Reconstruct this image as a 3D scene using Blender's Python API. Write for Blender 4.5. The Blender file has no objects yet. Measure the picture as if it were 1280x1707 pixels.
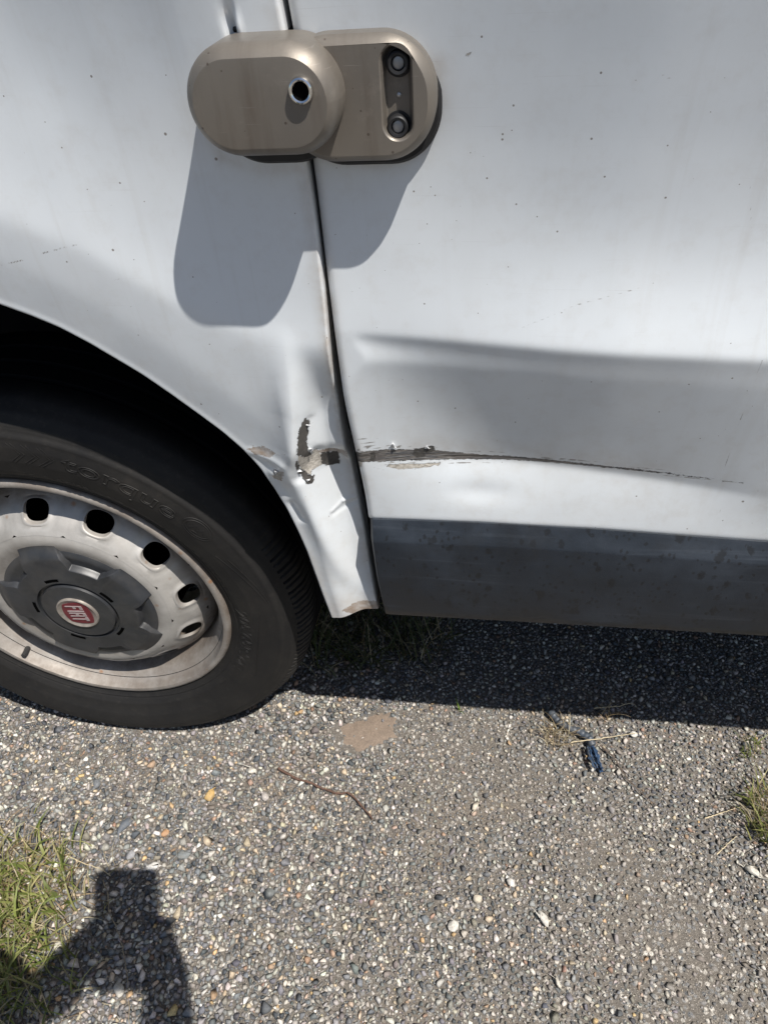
import bpy, bmesh, math, random
import numpy as np
from mathutils import Vector, Matrix

random.seed(7)
rng = np.random.default_rng(7)
SC = bpy.context.scene
COL = SC.collection

# ---------------------------------------------------------------- camera
CW, CH, CF = 1280, 1707, 1183.089
CP = np.array([0.562, -0.563, 1.065])
YAW, PITCH, ROLL = 0.181, 0.739, -0.081
cyw, syw, cpt, spt = math.cos(YAW), math.sin(YAW), math.cos(PITCH), math.sin(PITCH)
FW = np.array([-syw*cpt, cyw*cpt, -spt])
R0 = np.array([cyw, syw, 0.0])
U0 = np.cross(R0, FW)
RT = math.cos(ROLL)*R0 + math.sin(ROLL)*U0
UP = -math.sin(ROLL)*R0 + math.cos(ROLL)*U0
cam = bpy.data.cameras.new('camera')
cam.sensor_fit = 'HORIZONTAL'
cam.sensor_width = 36.0
cam.lens = CF/CW*36.0
cam.clip_start = 0.01
cam.clip_end = 400
camo = bpy.data.objects.new('camera', cam)
COL.objects.link(camo)
camo.matrix_world = Matrix(((RT[0], UP[0], -FW[0], CP[0]), (RT[1], UP[1], -FW[1], CP[1]),
                            (RT[2], UP[2], -FW[2], CP[2]), (0, 0, 0, 1)))
SC.camera = camo

# ---------------------------------------------------------------- sky, sun, exposure
SUN = np.array([0.457, -0.329, 1.0])
SUN = SUN/np.linalg.norm(SUN)
ELEV = math.asin(SUN[2])
AZ = math.atan2(SUN[0], SUN[1])
w = bpy.data.worlds.new('World')
SC.world = w
w.use_nodes = True
nt = w.node_tree
nt.nodes.clear()
o = nt.nodes.new('ShaderNodeOutputWorld')
b = nt.nodes.new('ShaderNodeBackground')
s = nt.nodes.new('ShaderNodeTexSky')
s.sky_type = 'NISHITA'
s.sun_disc = False
s.sun_elevation = ELEV
s.sun_rotation = AZ
s.altitude = 50
s.air_density = 1.0
s.dust_density = 1.0
s.ozone_density = 1.0
b.inputs['Strength'].default_value = 0.076
nt.links.new(s.outputs[0], b.inputs[0])
nt.links.new(b.outputs[0], o.inputs[0])
sl = bpy.data.lights.new('sun', 'SUN')
sl.energy = 5.0
sl.angle = math.radians(0.53)
sl.color = (1.0, 0.955, 0.89)
so = bpy.data.objects.new('sun', sl)
COL.objects.link(so)
so.rotation_euler = Vector(SUN).to_track_quat('Z', 'Y').to_euler()
so.location = (3, -2, 6)
SC.view_settings.view_transform = 'Standard'
SC.view_settings.look = 'None'
SC.view_settings.exposure = 0.34
SC.view_settings.gamma = 1.0
SC.view_settings.use_curve_mapping = False
SC.render.engine = 'CYCLES'

# ---------------------------------------------------------------- helpers
def ray(px):
    return FW + RT*(px[0]-CW/2)/CF - UP*(px[1]-CH/2)/CF

def at_y(px, y):
    """point of the vertical plane y seen at a photo pixel"""
    d = ray(px)
    return CP + d*(y-CP[1])/d[1]

def at_z(px, z=0.0):
    """point of the level plane z seen at a photo pixel"""
    d = ray(px)
    return CP + d*(z-CP[2])/d[2]

def xz(pts, y=-0.033):
    return np.array([[at_y(p, y)[0], at_y(p, y)[2]] for p in pts])

def obj(name, verts, faces, mat=None, parent=None, smooth=False, angle=None, cols=None):
    me = bpy.data.meshes.new(name)
    if isinstance(verts, np.ndarray):
        verts = verts.tolist()
    me.from_pydata(verts, [], faces)
    me.update()
    return link(name, me, mat, parent, smooth, angle)

def link(name, me, mat=None, parent=None, smooth=False, angle=None):
    if smooth:
        me.polygons.foreach_set('use_smooth', [True]*len(me.polygons))
        if angle:
            me.set_sharp_from_angle(angle=math.radians(angle))
    o = bpy.data.objects.new(name, me)
    COL.objects.link(o)
    if mat:
        me.materials.append(mat)
    if parent:
        o.parent = parent
    return o

def bm_obj(name, bm, mat=None, parent=None, smooth=False, angle=None):
    me = bpy.data.meshes.new(name)
    bm.normal_update()
    bm.to_mesh(me)
    bm.free()
    return link(name, me, mat, parent, smooth, angle)

def empty(name, loc=(0, 0, 0)):
    o = bpy.data.objects.new(name, None)
    COL.objects.link(o)
    o.location = loc
    o.empty_display_size = 0.1
    return o

def tag(o, label=None, cat=None, group=None, kind=None):
    if label: o['label'] = label
    if cat: o['category'] = cat
    if group: o['group'] = group
    if kind: o['kind'] = kind
    return o

def grid_faces(n, m, closed=False):
    """n rows, m columns"""
    f = []
    for i in range(n-1):
        for j in range(m-1 if not closed else m):
            k = (j+1) % m
            f.append((i*m+j, i*m+k, (i+1)*m+k, (i+1)*m+j))
    return f

def sstep(a, b, v):
    t = np.clip((v-a)/(b-a), 0, 1)
    return t*t*(3-2*t)

def splus(v, e):
    return 0.5*(v+np.sqrt(v*v+e*e))

def smooth_noise(x, z, seed, scale):
    r = np.random.default_rng(seed)
    out = np.zeros_like(x)
    for k in range(10):
        a = r.uniform(0, 2*np.pi)
        f = scale*r.uniform(0.5, 1.8)
        out += np.sin((x*np.cos(a)+z*np.sin(a))*f+r.uniform(0, 6.28))/(f/scale)
    return out/6

def seg_dist(P, poly):
    """distance of points (n,2) to a polyline, and the parameter along it"""
    best = np.full(len(P), 1e9)
    par = np.zeros(len(P))
    L = 0
    for a, b in zip(poly[:-1], poly[1:]):
        ab = b-a
        l = np.linalg.norm(ab)
        t = np.clip(((P-a)@ab)/(l*l), 0, 1)
        d = np.linalg.norm(P-(a+t[:, None]*ab), axis=1)
        m = d < best
        best[m] = d[m]
        par[m] = L+t[m]*l
        L += l
    return best, par/L

def poly_sd(P, poly):
    """signed distance to a closed polygon, positive inside"""
    q = np.vstack([poly, poly[:1]])
    d, _ = seg_dist(P, q)
    ins = np.zeros(len(P), bool)
    for a, b in zip(q[:-1], q[1:]):
        c = ((a[1] > P[:, 1]) != (b[1] > P[:, 1]))
        with np.errstate(divide='ignore', invalid='ignore'):
            xi = (b[0]-a[0])*(P[:, 1]-a[1])/(b[1]-a[1])+a[0]
        ins ^= c & (P[:, 0] < xi)
    return np.where(ins, d, -d)

def add_attr(o, name, vals):
    a = o.data.attributes.new(name, 'FLOAT', 'POINT')
    a.data.foreach_set('value', np.asarray(vals, dtype=np.float32))

class NT:
    """small shader graph writer"""
    def __init__(self, name):
        self.m = bpy.data.materials.new(name)
        self.m.use_nodes = True
        self.t = self.m.node_tree
        self.b = self.t.nodes['Principled BSDF']
    def n(self, typ, props=None, **ins):
        nd = self.t.nodes.new('ShaderNode'+typ)
        for k, v in (props or {}).items():
            setattr(nd, k, v)
        for k, v in ins.items():
            self.put(nd, k, v)
        return nd
    def put(self, nd, k, v):
        s = nd.inputs[int(k[1:])] if k[0] == '_' and k[1:].isdigit() else nd.inputs[k.replace('_', ' ')]
        if isinstance(v, bpy.types.Node):
            v = v.outputs[0]
        if isinstance(v, bpy.types.NodeSocket):
            self.t.links.new(v, s)
        else:
            if isinstance(v, tuple) and len(v) == 3 and s.type == 'RGBA':
                v = v+(1.0,)
            s.default_value = v
    def coord(self, scale=(1, 1, 1), which='Object', rot=(0, 0, 0)):
        c = self.n('TexCoord')
        m = self.n('Mapping', None, Scale=scale, Rotation=rot)
        self.t.links.new(c.outputs[which], m.inputs['Vector'])
        return m
    def noise(self, scale, detail=3, vec=None, rough=0.5, color=False):
        nd = self.n('TexNoise', None, Scale=scale, Detail=detail, Roughness=rough)
        self.put(nd, 'Vector', vec if vec is not None else self.coord())
        return nd.outputs['Color'] if color else nd.outputs['Fac']
    def mr(self, v, a, b, c=0.0, d=1.0, smooth=False):
        return self.n('MapRange', {'interpolation_type': 'SMOOTHSTEP' if smooth else 'LINEAR'},
                      Value=v, From_Min=a, From_Max=b, To_Min=c, To_Max=d).outputs[0]
    def math(self, op, a, b=0.0, clamp=False):
        return self.n('Math', {'operation': op, 'use_clamp': clamp}, _0=a, _1=b).outputs[0]
    def mix(self, fac, a, b, blend='MIX'):
        nd = self.n('Mix', {'data_type': 'RGBA', 'blend_type': blend})
        for i, v in ((0, fac), (6, a), (7, b)):
            self.put(nd, '_%d' % i, v)
        return nd.outputs[2]
    def attr(self, name, out='Fac'):
        return self.n('Attribute', {'attribute_name': name}).outputs[out]
    def ramp(self, fac, stops, interp='LINEAR'):
        nd = self.n('ValToRGB')
        cr = nd.color_ramp
        cr.interpolation = interp
        while len(cr.elements) < len(stops):
            cr.elements.new(0.5)
        for e, (p, c) in zip(cr.elements, stops):
            e.position = p
            e.color = tuple(c)+(1,)
        self.put(nd, 'Fac', fac)
        return nd.outputs[0]
    def bump(self, h, strength=0.3, dist=0.001, prev=None):
        nd = self.n('Bump', None, Strength=strength, Distance=dist, Height=h)
        if prev is not None:
            self.put(nd, 'Normal', prev)
        return nd.outputs[0]
    def set(self, **k):
        for a, v in k.items():
            self.put(self.b, a, v)
        return self.m

# ---------------------------------------------------------------- materials
def paint_material():
    g = NT('white_van_paint')
    co = g.coord()
    big = g.noise(3.0, 4, co)
    fine = g.noise(60.0, 5, co, 0.65)
    col = g.mix(g.mr(big, 0.35, 0.7, 0.0, 0.55), (0.675, 0.715, 0.748), (0.655, 0.685, 0.71))
    col = g.mix(g.mr(fine, 0.5, 0.8, 0.0, 0.25), col, (0.50, 0.48, 0.45))
    # faint vertical run marks
    st = g.noise(1.0, 5, g.coord((55, 1, 2.2)), 0.6)
    col = g.mix(g.math('MULTIPLY', g.mr(st, 0.55, 0.78, 0.0, 0.30), g.mr(big, 0.3, 0.7)), col, (0.45, 0.43, 0.39))
    mott = g.noise(9.0, 6, g.coord((1, 1, 0.6)), 0.7)
    col = g.mix(g.mr(mott, 0.42, 0.72, 0.0, 0.18), col, (0.50, 0.50, 0.48))
    msc = g.noise(1.0, 3, g.coord((14, 14, 900), rot=(0, 0.12, 0)), 0.6)
    col = g.mix(g.math('MULTIPLY', g.mr(msc, 0.66, 0.72, 0, 0.22), g.mr(mott, 0.4, 0.6)), col, (0.42, 0.42, 0.42))
    # road film towards the foot of the body
    sz_ = g.n('SeparateXYZ', None, Vector=co)
    film = g.math('MULTIPLY', g.mr(sz_.outputs[2], 0.80, 0.45, 0.0, 0.30), g.mr(g.noise(30.0, 6, co, 0.7), 0.3, 0.7, 0.2, 1.0))
    col = g.mix(film, col, (0.46, 0.425, 0.37))
    # specks of dirt, sparse everywhere, dense where the attribute says so
    for sc, thr, base in ((120.0, 0.085, 0.03), (330.0, 0.15, 0.0)):
        v = g.n('TexVoronoi', {'feature': 'F1'}, Scale=sc, Vector=co)
        sp = g.n('SeparateColor', None, Color=v.outputs['Color'])
        gate = g.math('LESS_THAN', sp.outputs[0], g.math('ADD', base if base else 0.035, g.math('MULTIPLY', g.attr('specks'), 0.8)))
        size = g.math('MULTIPLY', g.math('POWER', sp.outputs[1], 3.0), thr*1.9)
        dot = g.math('LESS_THAN', v.outputs['Distance'], size)
        col = g.mix(g.math('MULTIPLY', g.math('MULTIPLY', dot, gate), 0.8), col, (0.13, 0.105, 0.085))
    # brown grime halo
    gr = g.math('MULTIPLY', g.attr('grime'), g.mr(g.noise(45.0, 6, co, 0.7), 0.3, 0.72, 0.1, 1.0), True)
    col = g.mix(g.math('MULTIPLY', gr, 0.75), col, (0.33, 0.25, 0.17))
    rough_n = g.noise(420.0, 3, co, 0.6)
    wob = g.math('MULTIPLY', g.math('SUBTRACT', g.noise(210.0, 6, co, 0.8), 0.5), 0.70)
    def mask(name, amp=1.0):
        return g.mr(g.math('ADD', g.attr(name), g.math('MULTIPLY', wob, amp)), -0.012, 0.03)
    # hairline scratches (cm units like the other wear fields)
    hl = g.math('ADD', g.attr('hair'), g.math('MULTIPLY', wob, 0.12))
    col = g.mix(g.math('MULTIPLY', g.mr(hl, -0.03, 0.02), g.mr(g.noise(150.0, 2, co), 0.42, 0.55)), col, (0.24, 0.23, 0.22))
    br = mask('brown', 1.6)
    col = g.mix(g.math('MULTIPLY', br, g.mr(fine, 0.3, 0.6, 0.35, 0.95)), col,
                g.mix(g.noise(200, 4, co), (0.16, 0.10, 0.06), (0.34, 0.27, 0.21)))
    pr = mask('primer')
    pcol = g.ramp(g.noise(260.0, 5, g.coord((1, 1, 2)), 0.7), [(0.3, (0.20, 0.18, 0.155)), (0.5, (0.42, 0.39, 0.345)), (0.7, (0.62, 0.58, 0.52))])
    col = g.mix(pr, col, pcol)
    gm = mask('gouge', 0.9)
    stk = g.noise(1.0, 6, g.coord((22, 60, 620)), 0.6)
    gcol = g.ramp(stk, [(0.36, (0.016, 0.016, 0.018)), (0.43, (0.075, 0.07, 0.066)), (0.48, (0.24, 0.215, 0.19)), (0.52, (0.04, 0.044, 0.052)), (0.58, (0.12, 0.12, 0.125)), (0.66, (0.38, 0.365, 0.34))])
    gsm = g.noise(9.0, 3, g.coord((2, 1, 1)))
    gcol = g.mix(g.mr(gsm, 0.45, 0.65, 0, 0.35), gcol, (0.12, 0.10, 0.085))
    col = g.mix(gm, col, gcol)
    dk = mask('dark', 1.15)
    dcol = g.mix(g.noise(300.0, 4, co), (0.028, 0.026, 0.025), (0.10, 0.092, 0.082))
    col = g.mix(dk, col, dcol)
    wear = g.math('MAXIMUM', g.math('MAXIMUM', pr, gm), g.math('MAXIMUM', dk, g.math('MULTIPLY', br, 0.6)))
    rough = g.mr(wear, 0, 1, 0.40, 0.75)
    coat = g.mr(wear, 0, 1, 0.6, 0.0)
    nrm = g.bump(rough_n, 0.06, 0.0006)
    h = g.math('SUBTRACT', g.math('MULTIPLY', g.math('MULTIPLY', stk, gm), 0.9), g.math('ADD', g.math('MULTIPLY', dk, 0.6), g.math('MULTIPLY', pr, 0.35)))
    nrm = g.bump(h, 1.0, 0.0022, nrm)
    return g.set(Base_Color=col, Roughness=rough, Coat_Weight=coat, Coat_Roughness=0.11, Normal=nrm)

def moulding_material():
    g = NT('weathered_grey_plastic')
    co = g.coord()
    n1 = g.noise(14.0, 5, co, 0.6)
    col = g.ramp(n1, [(0.3, (0.009, 0.0125, 0.0185)), (0.55, (0.015, 0.0205, 0.0295)), (0.75, (0.027, 0.035, 0.048))])
    st = g.noise(1.0, 5, g.coord((5, 20, 130)), 0.65)
    col = g.mix(g.mr(st, 0.56, 0.74, 0, 0.32), col, (0.07, 0.082, 0.10))
    for sc, lim in ((70.0, 0.42), (170.0, 0.35)):
        v = g.n('TexVoronoi', {'feature': 'SMOOTH_F1'}, Scale=sc, Vector=g.coord((1, 1, 0.7)))
        sp = g.n('SeparateColor', None, Color=v.outputs['Color'])
        gate = g.math('LESS_THAN', sp.outputs[0], lim)
        wv = g.math('ADD', v.outputs['Distance'], g.math('MULTIPLY', g.noise(400.0, 3, co), 0.35))
        dot = g.mr(wv, 0.48, 0.38)
        col = g.mix(g.math('MULTIPLY', g.math('MULTIPLY', dot, gate), 0.75), col, (0.006, 0.007, 0.009))
    blot = g.mr(g.noise(9.0, 6, co, 0.7), 0.50, 0.64)
    col = g.mix(g.math('MULTIPLY', blot, 0.55), col, (0.012, 0.013, 0.015))
    nrm = g.bump(g.noise(900.0, 2, co), 0.18, 0.0005)
    return g.set(Base_Color=col, Roughness=g.mr(n1, 0.3, 0.7, 0.42, 0.58), Normal=nrm, Specular_IOR_Level=0.5)

def rubber_material():
    g = NT('tyre_rubber')
    co = g.coord()
    col = g.ramp(g.noise(16, 6, co, 0.65), [(0.3, (0.013, 0.013, 0.014)), (0.6, (0.024, 0.023, 0.022)), (0.8, (0.045, 0.041, 0.037))])
    col = g.mix(g.mr(g.noise(110, 5, co, 0.7), 0.55, 0.8, 0, 0.35), col, (0.075, 0.067, 0.058))
    # the wall is dusty; the cleaner tread is blackened further for the arch shade
    sx = g.n('SeparateXYZ', None, Vector=co)
    col = g.mix(g.mr(sx.outputs[1], 0.055, 0.078), g.mix(1.0, col, (0.72, 0.70, 0.68), 'MULTIPLY'), (0.006, 0.006, 0.007))
    nrm = g.bump(g.noise(500, 3, co), 0.25, 0.0006)
    return g.set(Base_Color=col, Roughness=0.66, Normal=nrm, Specular_IOR_Level=g.mr(sx.outputs[1], 0.045, 0.070, 0.30, 0.08))

def rim_material():
    g = NT('dirty_silver_steel')
    co = g.coord()
    col = g.ramp(g.noise(20, 6, co, 0.65), [(0.3, (0.36, 0.35, 0.33)), (0.55, (0.50, 0.485, 0.46)), (0.8, (0.57, 0.56, 0.535))])
    gr = g.math('MULTIPLY', g.attr('grime'), g.mr(g.noise(28, 6, g.coord(), 0.7), 0.28, 0.6, 0.55, 1.0), True)
    col = g.mix(gr, col, g.mix(g.noise(50, 4, co), (0.085, 0.060, 0.044), (0.19, 0.148, 0.112)))
    v = g.n('TexVoronoi', {'feature': 'F1'}, Scale=75.0, Vector=co)
    sp = g.n('SeparateColor', None, Color=v.outputs['Color'])
    rust = g.math('MULTIPLY', g.math('LESS_THAN', sp.outputs[0], 0.07), g.mr(v.outputs['Distance'], 0.34, 0.10))
    col = g.mix(g.math('MULTIPLY', rust, 0.7), col, (0.26, 0.12, 0.045))
    return g.set(Base_Color=col, Metallic=0.30, Roughness=g.mr(gr, 0, 1, 0.40, 0.72), Normal=g.bump(g.noise(300, 4, co), 0.15, 0.0006))

def simple(name, col, rough=0.5, metal=0.0, var=0.25, scale=60, bump=0.15, dirt=None, dscale=18, damt=0.5, spec=0.5):
    g = NT(name)
    co = g.coord()
    c = np.array(col)
    cc = g.mix(g.mr(g.noise(scale, 5, co, 0.6), 0.3, 0.7), tuple((c*(1-var)).tolist()), tuple(np.minimum(c*(1+var), 0.95).tolist()))
    if dirt:
        cc = g.mix(g.mr(g.noise(dscale, 6, co, 0.7), 0.45, 0.72, 0, damt), cc, tuple(dirt))
    return g.set(Base_Color=cc, Roughness=rough, Metallic=metal, Specular_IOR_Level=spec,
                 Normal=g.bump(g.noise(scale*6, 3, co), bump, 0.0006))

def stone_material():
    g = NT('crushed_stone')
    co = g.coord()
    col = g.attr('col', 'Color')
    n = g.noise(420, 4, co, 0.7)
    col = g.mix(g.mr(n, 0.35, 0.65), g.mix(1.0, col, (0.72, 0.72, 0.74), 'MULTIPLY'), g.mix(1.0, col, (1.18, 1.17, 1.14), 'MULTIPLY'))
    # road dust lying on the stones in patches
    d = g.math('MULTIPLY', g.mr(g.noise(5.5, 4, co, 0.6), 0.56, 0.74), g.mr(g.noise(260, 3, co), 0.35, 0.6, 0.25, 0.85))
    col = g.mix(g.math('MULTIPLY', d, 0.45), col, (0.22, 0.185, 0.15))
    return g.set(Base_Color=col, Roughness=0.72, Normal=g.bump(n, 0.35, 0.0008), Specular_IOR_Level=0.35)

def ground_material():
    g = NT('worn_chip_seal')
    co = g.coord()
    v = g.n('TexVoronoi', {'feature': 'F1'}, Scale=140.0, Vector=co)
    sp = g.n('SeparateColor', None, Color=v.outputs['Color'])
    st = g.ramp(sp.outputs[0], [(0.0, (0.08, 0.086, 0.094)), (0.35, (0.16, 0.165, 0.17)), (0.6, (0.25, 0.245, 0.235)), (0.8, (0.40, 0.375, 0.335)), (1.0, (0.62, 0.58, 0.52))])
    dirt = g.mix(g.noise(300, 4, co, 0.7), (0.085, 0.078, 0.070), (0.19, 0.168, 0.143))
    col = g.mix(g.mr(v.outputs['Distance'], 0.30, 0.46), st, dirt)
    col = g.mix(g.math('MULTIPLY', g.mr(g.noise(5.5, 4, co, 0.6), 0.55, 0.72), 0.7), col, (0.17, 0.14, 0.11))
    grit = g.n('TexVoronoi', {'feature': 'F1'}, Scale=620.0, Vector=co)
    gs_ = g.n('SeparateColor', None, Color=grit.outputs['Color'])
    gcol_ = g.ramp(gs_.outputs[0], [(0.0, (0.06, 0.058, 0.056)), (0.5, (0.17, 0.152, 0.13)), (0.8, (0.30, 0.27, 0.23)), (1.0, (0.48, 0.44, 0.38))])
    col = g.mix(g.mr(grit.outputs['Distance'], 0.5, 0.3, 0.0, 0.75), col, gcol_)
    h = g.math('ADD', g.math('SUBTRACT', 1.0, v.outputs['Distance']), g.math('MULTIPLY', g.math('SUBTRACT', 1.0, grit.outputs['Distance']), 0.5))
    return g.set(Base_Color=col, Roughness=0.85, Normal=g.bump(h, 0.6, 0.003), Specular_IOR_Level=0.2)

def blade_material():
    g = NT('grass_blade')
    col = g.attr('col', 'Color')
    n = g.noise(90, 3)
    col = g.mix(g.mr(n, 0.3, 0.7), g.mix(1.0, col, (0.75, 0.75, 0.75), 'MULTIPLY'), col)
    m = g.set(Base_Color=col, Roughness=0.5, Specular_IOR_Level=0.35)
    t = g.n('BsdfTranslucent', None, Color=col)
    mx = g.n('MixShader', None, _0=0.3)
    g.put(mx, '_1', g.b.outputs[0])
    g.put(mx, '_2', t)
    g.t.links.new(mx.outputs[0], g.t.nodes['Material Output'].inputs['Surface'])
    return m

M = {}
M['paint'] = paint_material()
M['moulding'] = moulding_material()
M['rubber'] = rubber_material()
M['rim'] = rim_material()
M['stone'] = stone_material()
M['ground'] = ground_material()
M['blade'] = blade_material()
M['black'] = simple('black_rubber_trim', (0.012, 0.012, 0.013), 0.55, var=0.3)
M['liner'] = simple('arch_liner_plastic', (0.006, 0.0065, 0.009), 0.8, var=0.5, scale=14, dirt=(0.02, 0.019, 0.019), damt=0.3, spec=0.2)
M['under'] = simple('underbody_black', (0.016, 0.016, 0.016), 0.85, var=0.4)
M['jamb'] = simple('shade_dark_door_jamb', (0.035, 0.033, 0.032), 0.7, var=0.4)  # jamb colour darkened to stand for the shade inside the gap
M['cap'] = simple('grey_hub_cap_plastic', (0.028, 0.030, 0.034), 0.42, var=0.3, scale=25, dirt=(0.085, 0.078, 0.07), damt=0.5)
M['slot'] = simple('recess_shade_black', (0.003, 0.003, 0.003), 0.95, spec=0.0)  # near-black stands in for shade inside slots, keyhole and behind rim holes
def lock_material():
    g = NT('satin_bronze_anodised')
    co = g.coord()
    col = g.mix(g.mr(g.noise(11, 5, co, 0.6), 0.3, 0.7), (0.175, 0.157, 0.136), (0.222, 0.198, 0.168))
    run = g.noise(1.0, 5, g.coord((70, 1, 9)), 0.6)
    col = g.mix(g.mr(run, 0.52, 0.72, 0, 0.5), col, (0.12, 0.095, 0.075))
    col = g.mix(g.mr(g.noise(35, 6, co, 0.75), 0.55, 0.75, 0, 0.5), col, (0.30, 0.265, 0.23))
    sc = g.noise(1.0, 3, g.coord((30, 30, 900), rot=(0, 0.5, 0)), 0.6)
    col = g.mix(g.mr(sc, 0.68, 0.74, 0, 0.35), col, (0.36, 0.33, 0.30))
    v = g.n('TexVoronoi', {'feature': 'F1'}, Scale=260.0, Vector=co)
    sp_ = g.n('SeparateColor', None, Color=v.outputs['Color'])
    pit = g.math('MULTIPLY', g.math('LESS_THAN', sp_.outputs[0], 0.06), g.math('LESS_THAN', v.outputs['Distance'], 0.22))
    col = g.mix(g.math('MULTIPLY', pit, 0.7), col, (0.07, 0.05, 0.04))
    nrm = g.bump(g.noise(900, 3, co), 0.10, 0.0005)
    return g.set(Base_Color=col, Metallic=0.5, Roughness=g.mr(g.noise(25, 5, co), 0.3, 0.7, 0.36, 0.52), Normal=nrm)
M['lock'] = lock_material()
M['lockflat'] = M['lock']
M['chrome'] = simple('chrome', (0.75, 0.74, 0.72), 0.16, 1.0, var=0.05, bump=0.03)
M['bolt'] = simple('dull_zinc_bolt', (0.36, 0.36, 0.36), 0.42, 0.7, var=0.2)
M['emblem_ring'] = simple('tarnished_emblem_ring', (0.34, 0.305, 0.27), 0.42, 0.4, var=0.2, dirt=(0.12, 0.10, 0.085), dscale=90)
M['emblem_red'] = simple('emblem_red', (0.13, 0.013, 0.022), 0.36, var=0.2, scale=120, dirt=(0.15, 0.06, 0.06), damt=0.4)
M['emblem_letters'] = simple('emblem_silver_letters', (0.42, 0.35, 0.35), 0.4, 0.3, var=0.15)
M['brass'] = simple('valve_rubber', (0.03, 0.03, 0.03), 0.5)
M['sand'] = simple('fine_road_sand', (0.235, 0.185, 0.145), 0.95, var=0.22, scale=420, bump=0.8, dirt=(0.15, 0.12, 0.098), dscale=60, damt=0.6, spec=0.1)
M['twig'] = simple('brown_bark', (0.11, 0.062, 0.043), 0.75, var=0.4, scale=200, bump=0.5)
M['stick'] = simple('grey_brown_stick', (0.12, 0.09, 0.07), 0.8, var=0.4, scale=200, bump=0.5)
M['body'] = simple('van_body_white', (0.68, 0.69, 0.70), 0.4, var=0.03)

# ================================================================ ground
GX0, GX1, GY0, GY1 = -0.65, 1.45, -0.72, 0.60
gv = [(-60, -60, 0), (60, -60, 0), (60, 60, 0), (-60, 60, 0)]
ground = obj('ground', gv, [(0, 1, 2, 3)], M['ground'])
tag(ground, 'grey chip seal ground with brown dust between the stones', kind='structure')

# ---- crushed stone, embedded and loose
def hull_stones(n, seed, k=13):
    r = np.random.default_rng(seed)
    out = []
    for i in range(n):
        bm = bmesh.new()
        p = r.normal(size=(k, 3))
        p /= np.linalg.norm(p, axis=1)[:, None]
        p *= r.uniform(0.74, 1.0, (k, 1))
        p *= np.array([1.0, r.uniform(0.62, 0.9), r.uniform(0.45, 0.75)])
        for q in p:
            bm.verts.new(q)
        res = bmesh.ops.convex_hull(bm, input=bm.verts)
        bmesh.ops.delete(bm, geom=[v for v in bm.verts if not v.link_faces], context='VERTS')
        bm.verts.index_update()
        V = np.array([v.co for v in bm.verts])
        F = np.array([[v.index for v in f.verts] for f in bm.faces])
        out.append((V, F))
        bm.free()
    return out

HULLS = hull_stones(36, 3, 11)
PALETTE = [((0.085, 0.092, 0.100), 0.14), ((0.165, 0.172, 0.178), 0.19), ((0.25, 0.248, 0.242), 0.18),
           ((0.215, 0.195, 0.174), 0.11), ((0.36, 0.342, 0.312), 0.14), ((0.50, 0.465, 0.41), 0.12),
           ((0.63, 0.60, 0.54), 0.05), ((0.47, 0.385, 0.28), 0.06), ((0.50, 0.35, 0.19), 0.008), ((0.31, 0.21, 0.15), 0.022)]

SAND_PX = [(553, 1212), (600, 1192), (640, 1180), (672, 1190), (670, 1230), (650, 1246), (600, 1262), (560, 1252)]
sand_poly = np.array([at_z(p)[:2] for p in SAND_PX])

def scatter(x0, x1, y0, y1, classes, seed):
    """variable radius dart throwing, biggest class first"""
    r = np.random.default_rng(seed)
    cell = 0.012
    occ = {}
    res = []
    for (rmin, rmax, tries, gap) in classes:
        X = r.uniform(x0, x1, tries)
        Y = r.uniform(y0, y1, tries)
        Rr = rmin+(rmax-rmin)*r.random(tries)**1.7
        for x, y, q in zip(X.tolist(), Y.tolist(), Rr.tolist()):
            i, j = int(x//cell), int(y//cell)
            ok = True
            for a in (i-1, i, i+1):
                for b in (j-1, j, j+1):
                    for (u, v, t) in occ.get((a, b), ()):
                        dd = (u-x)**2+(v-y)**2
                        if dd < ((t+q)*gap)**2:
                            ok = False
                            break
                    if not ok: break
                if not ok: break
            if ok:
                occ.setdefault((i, j), []).append((x, y, q))
                res.append((x, y, q))
    return np.array(res)

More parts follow.
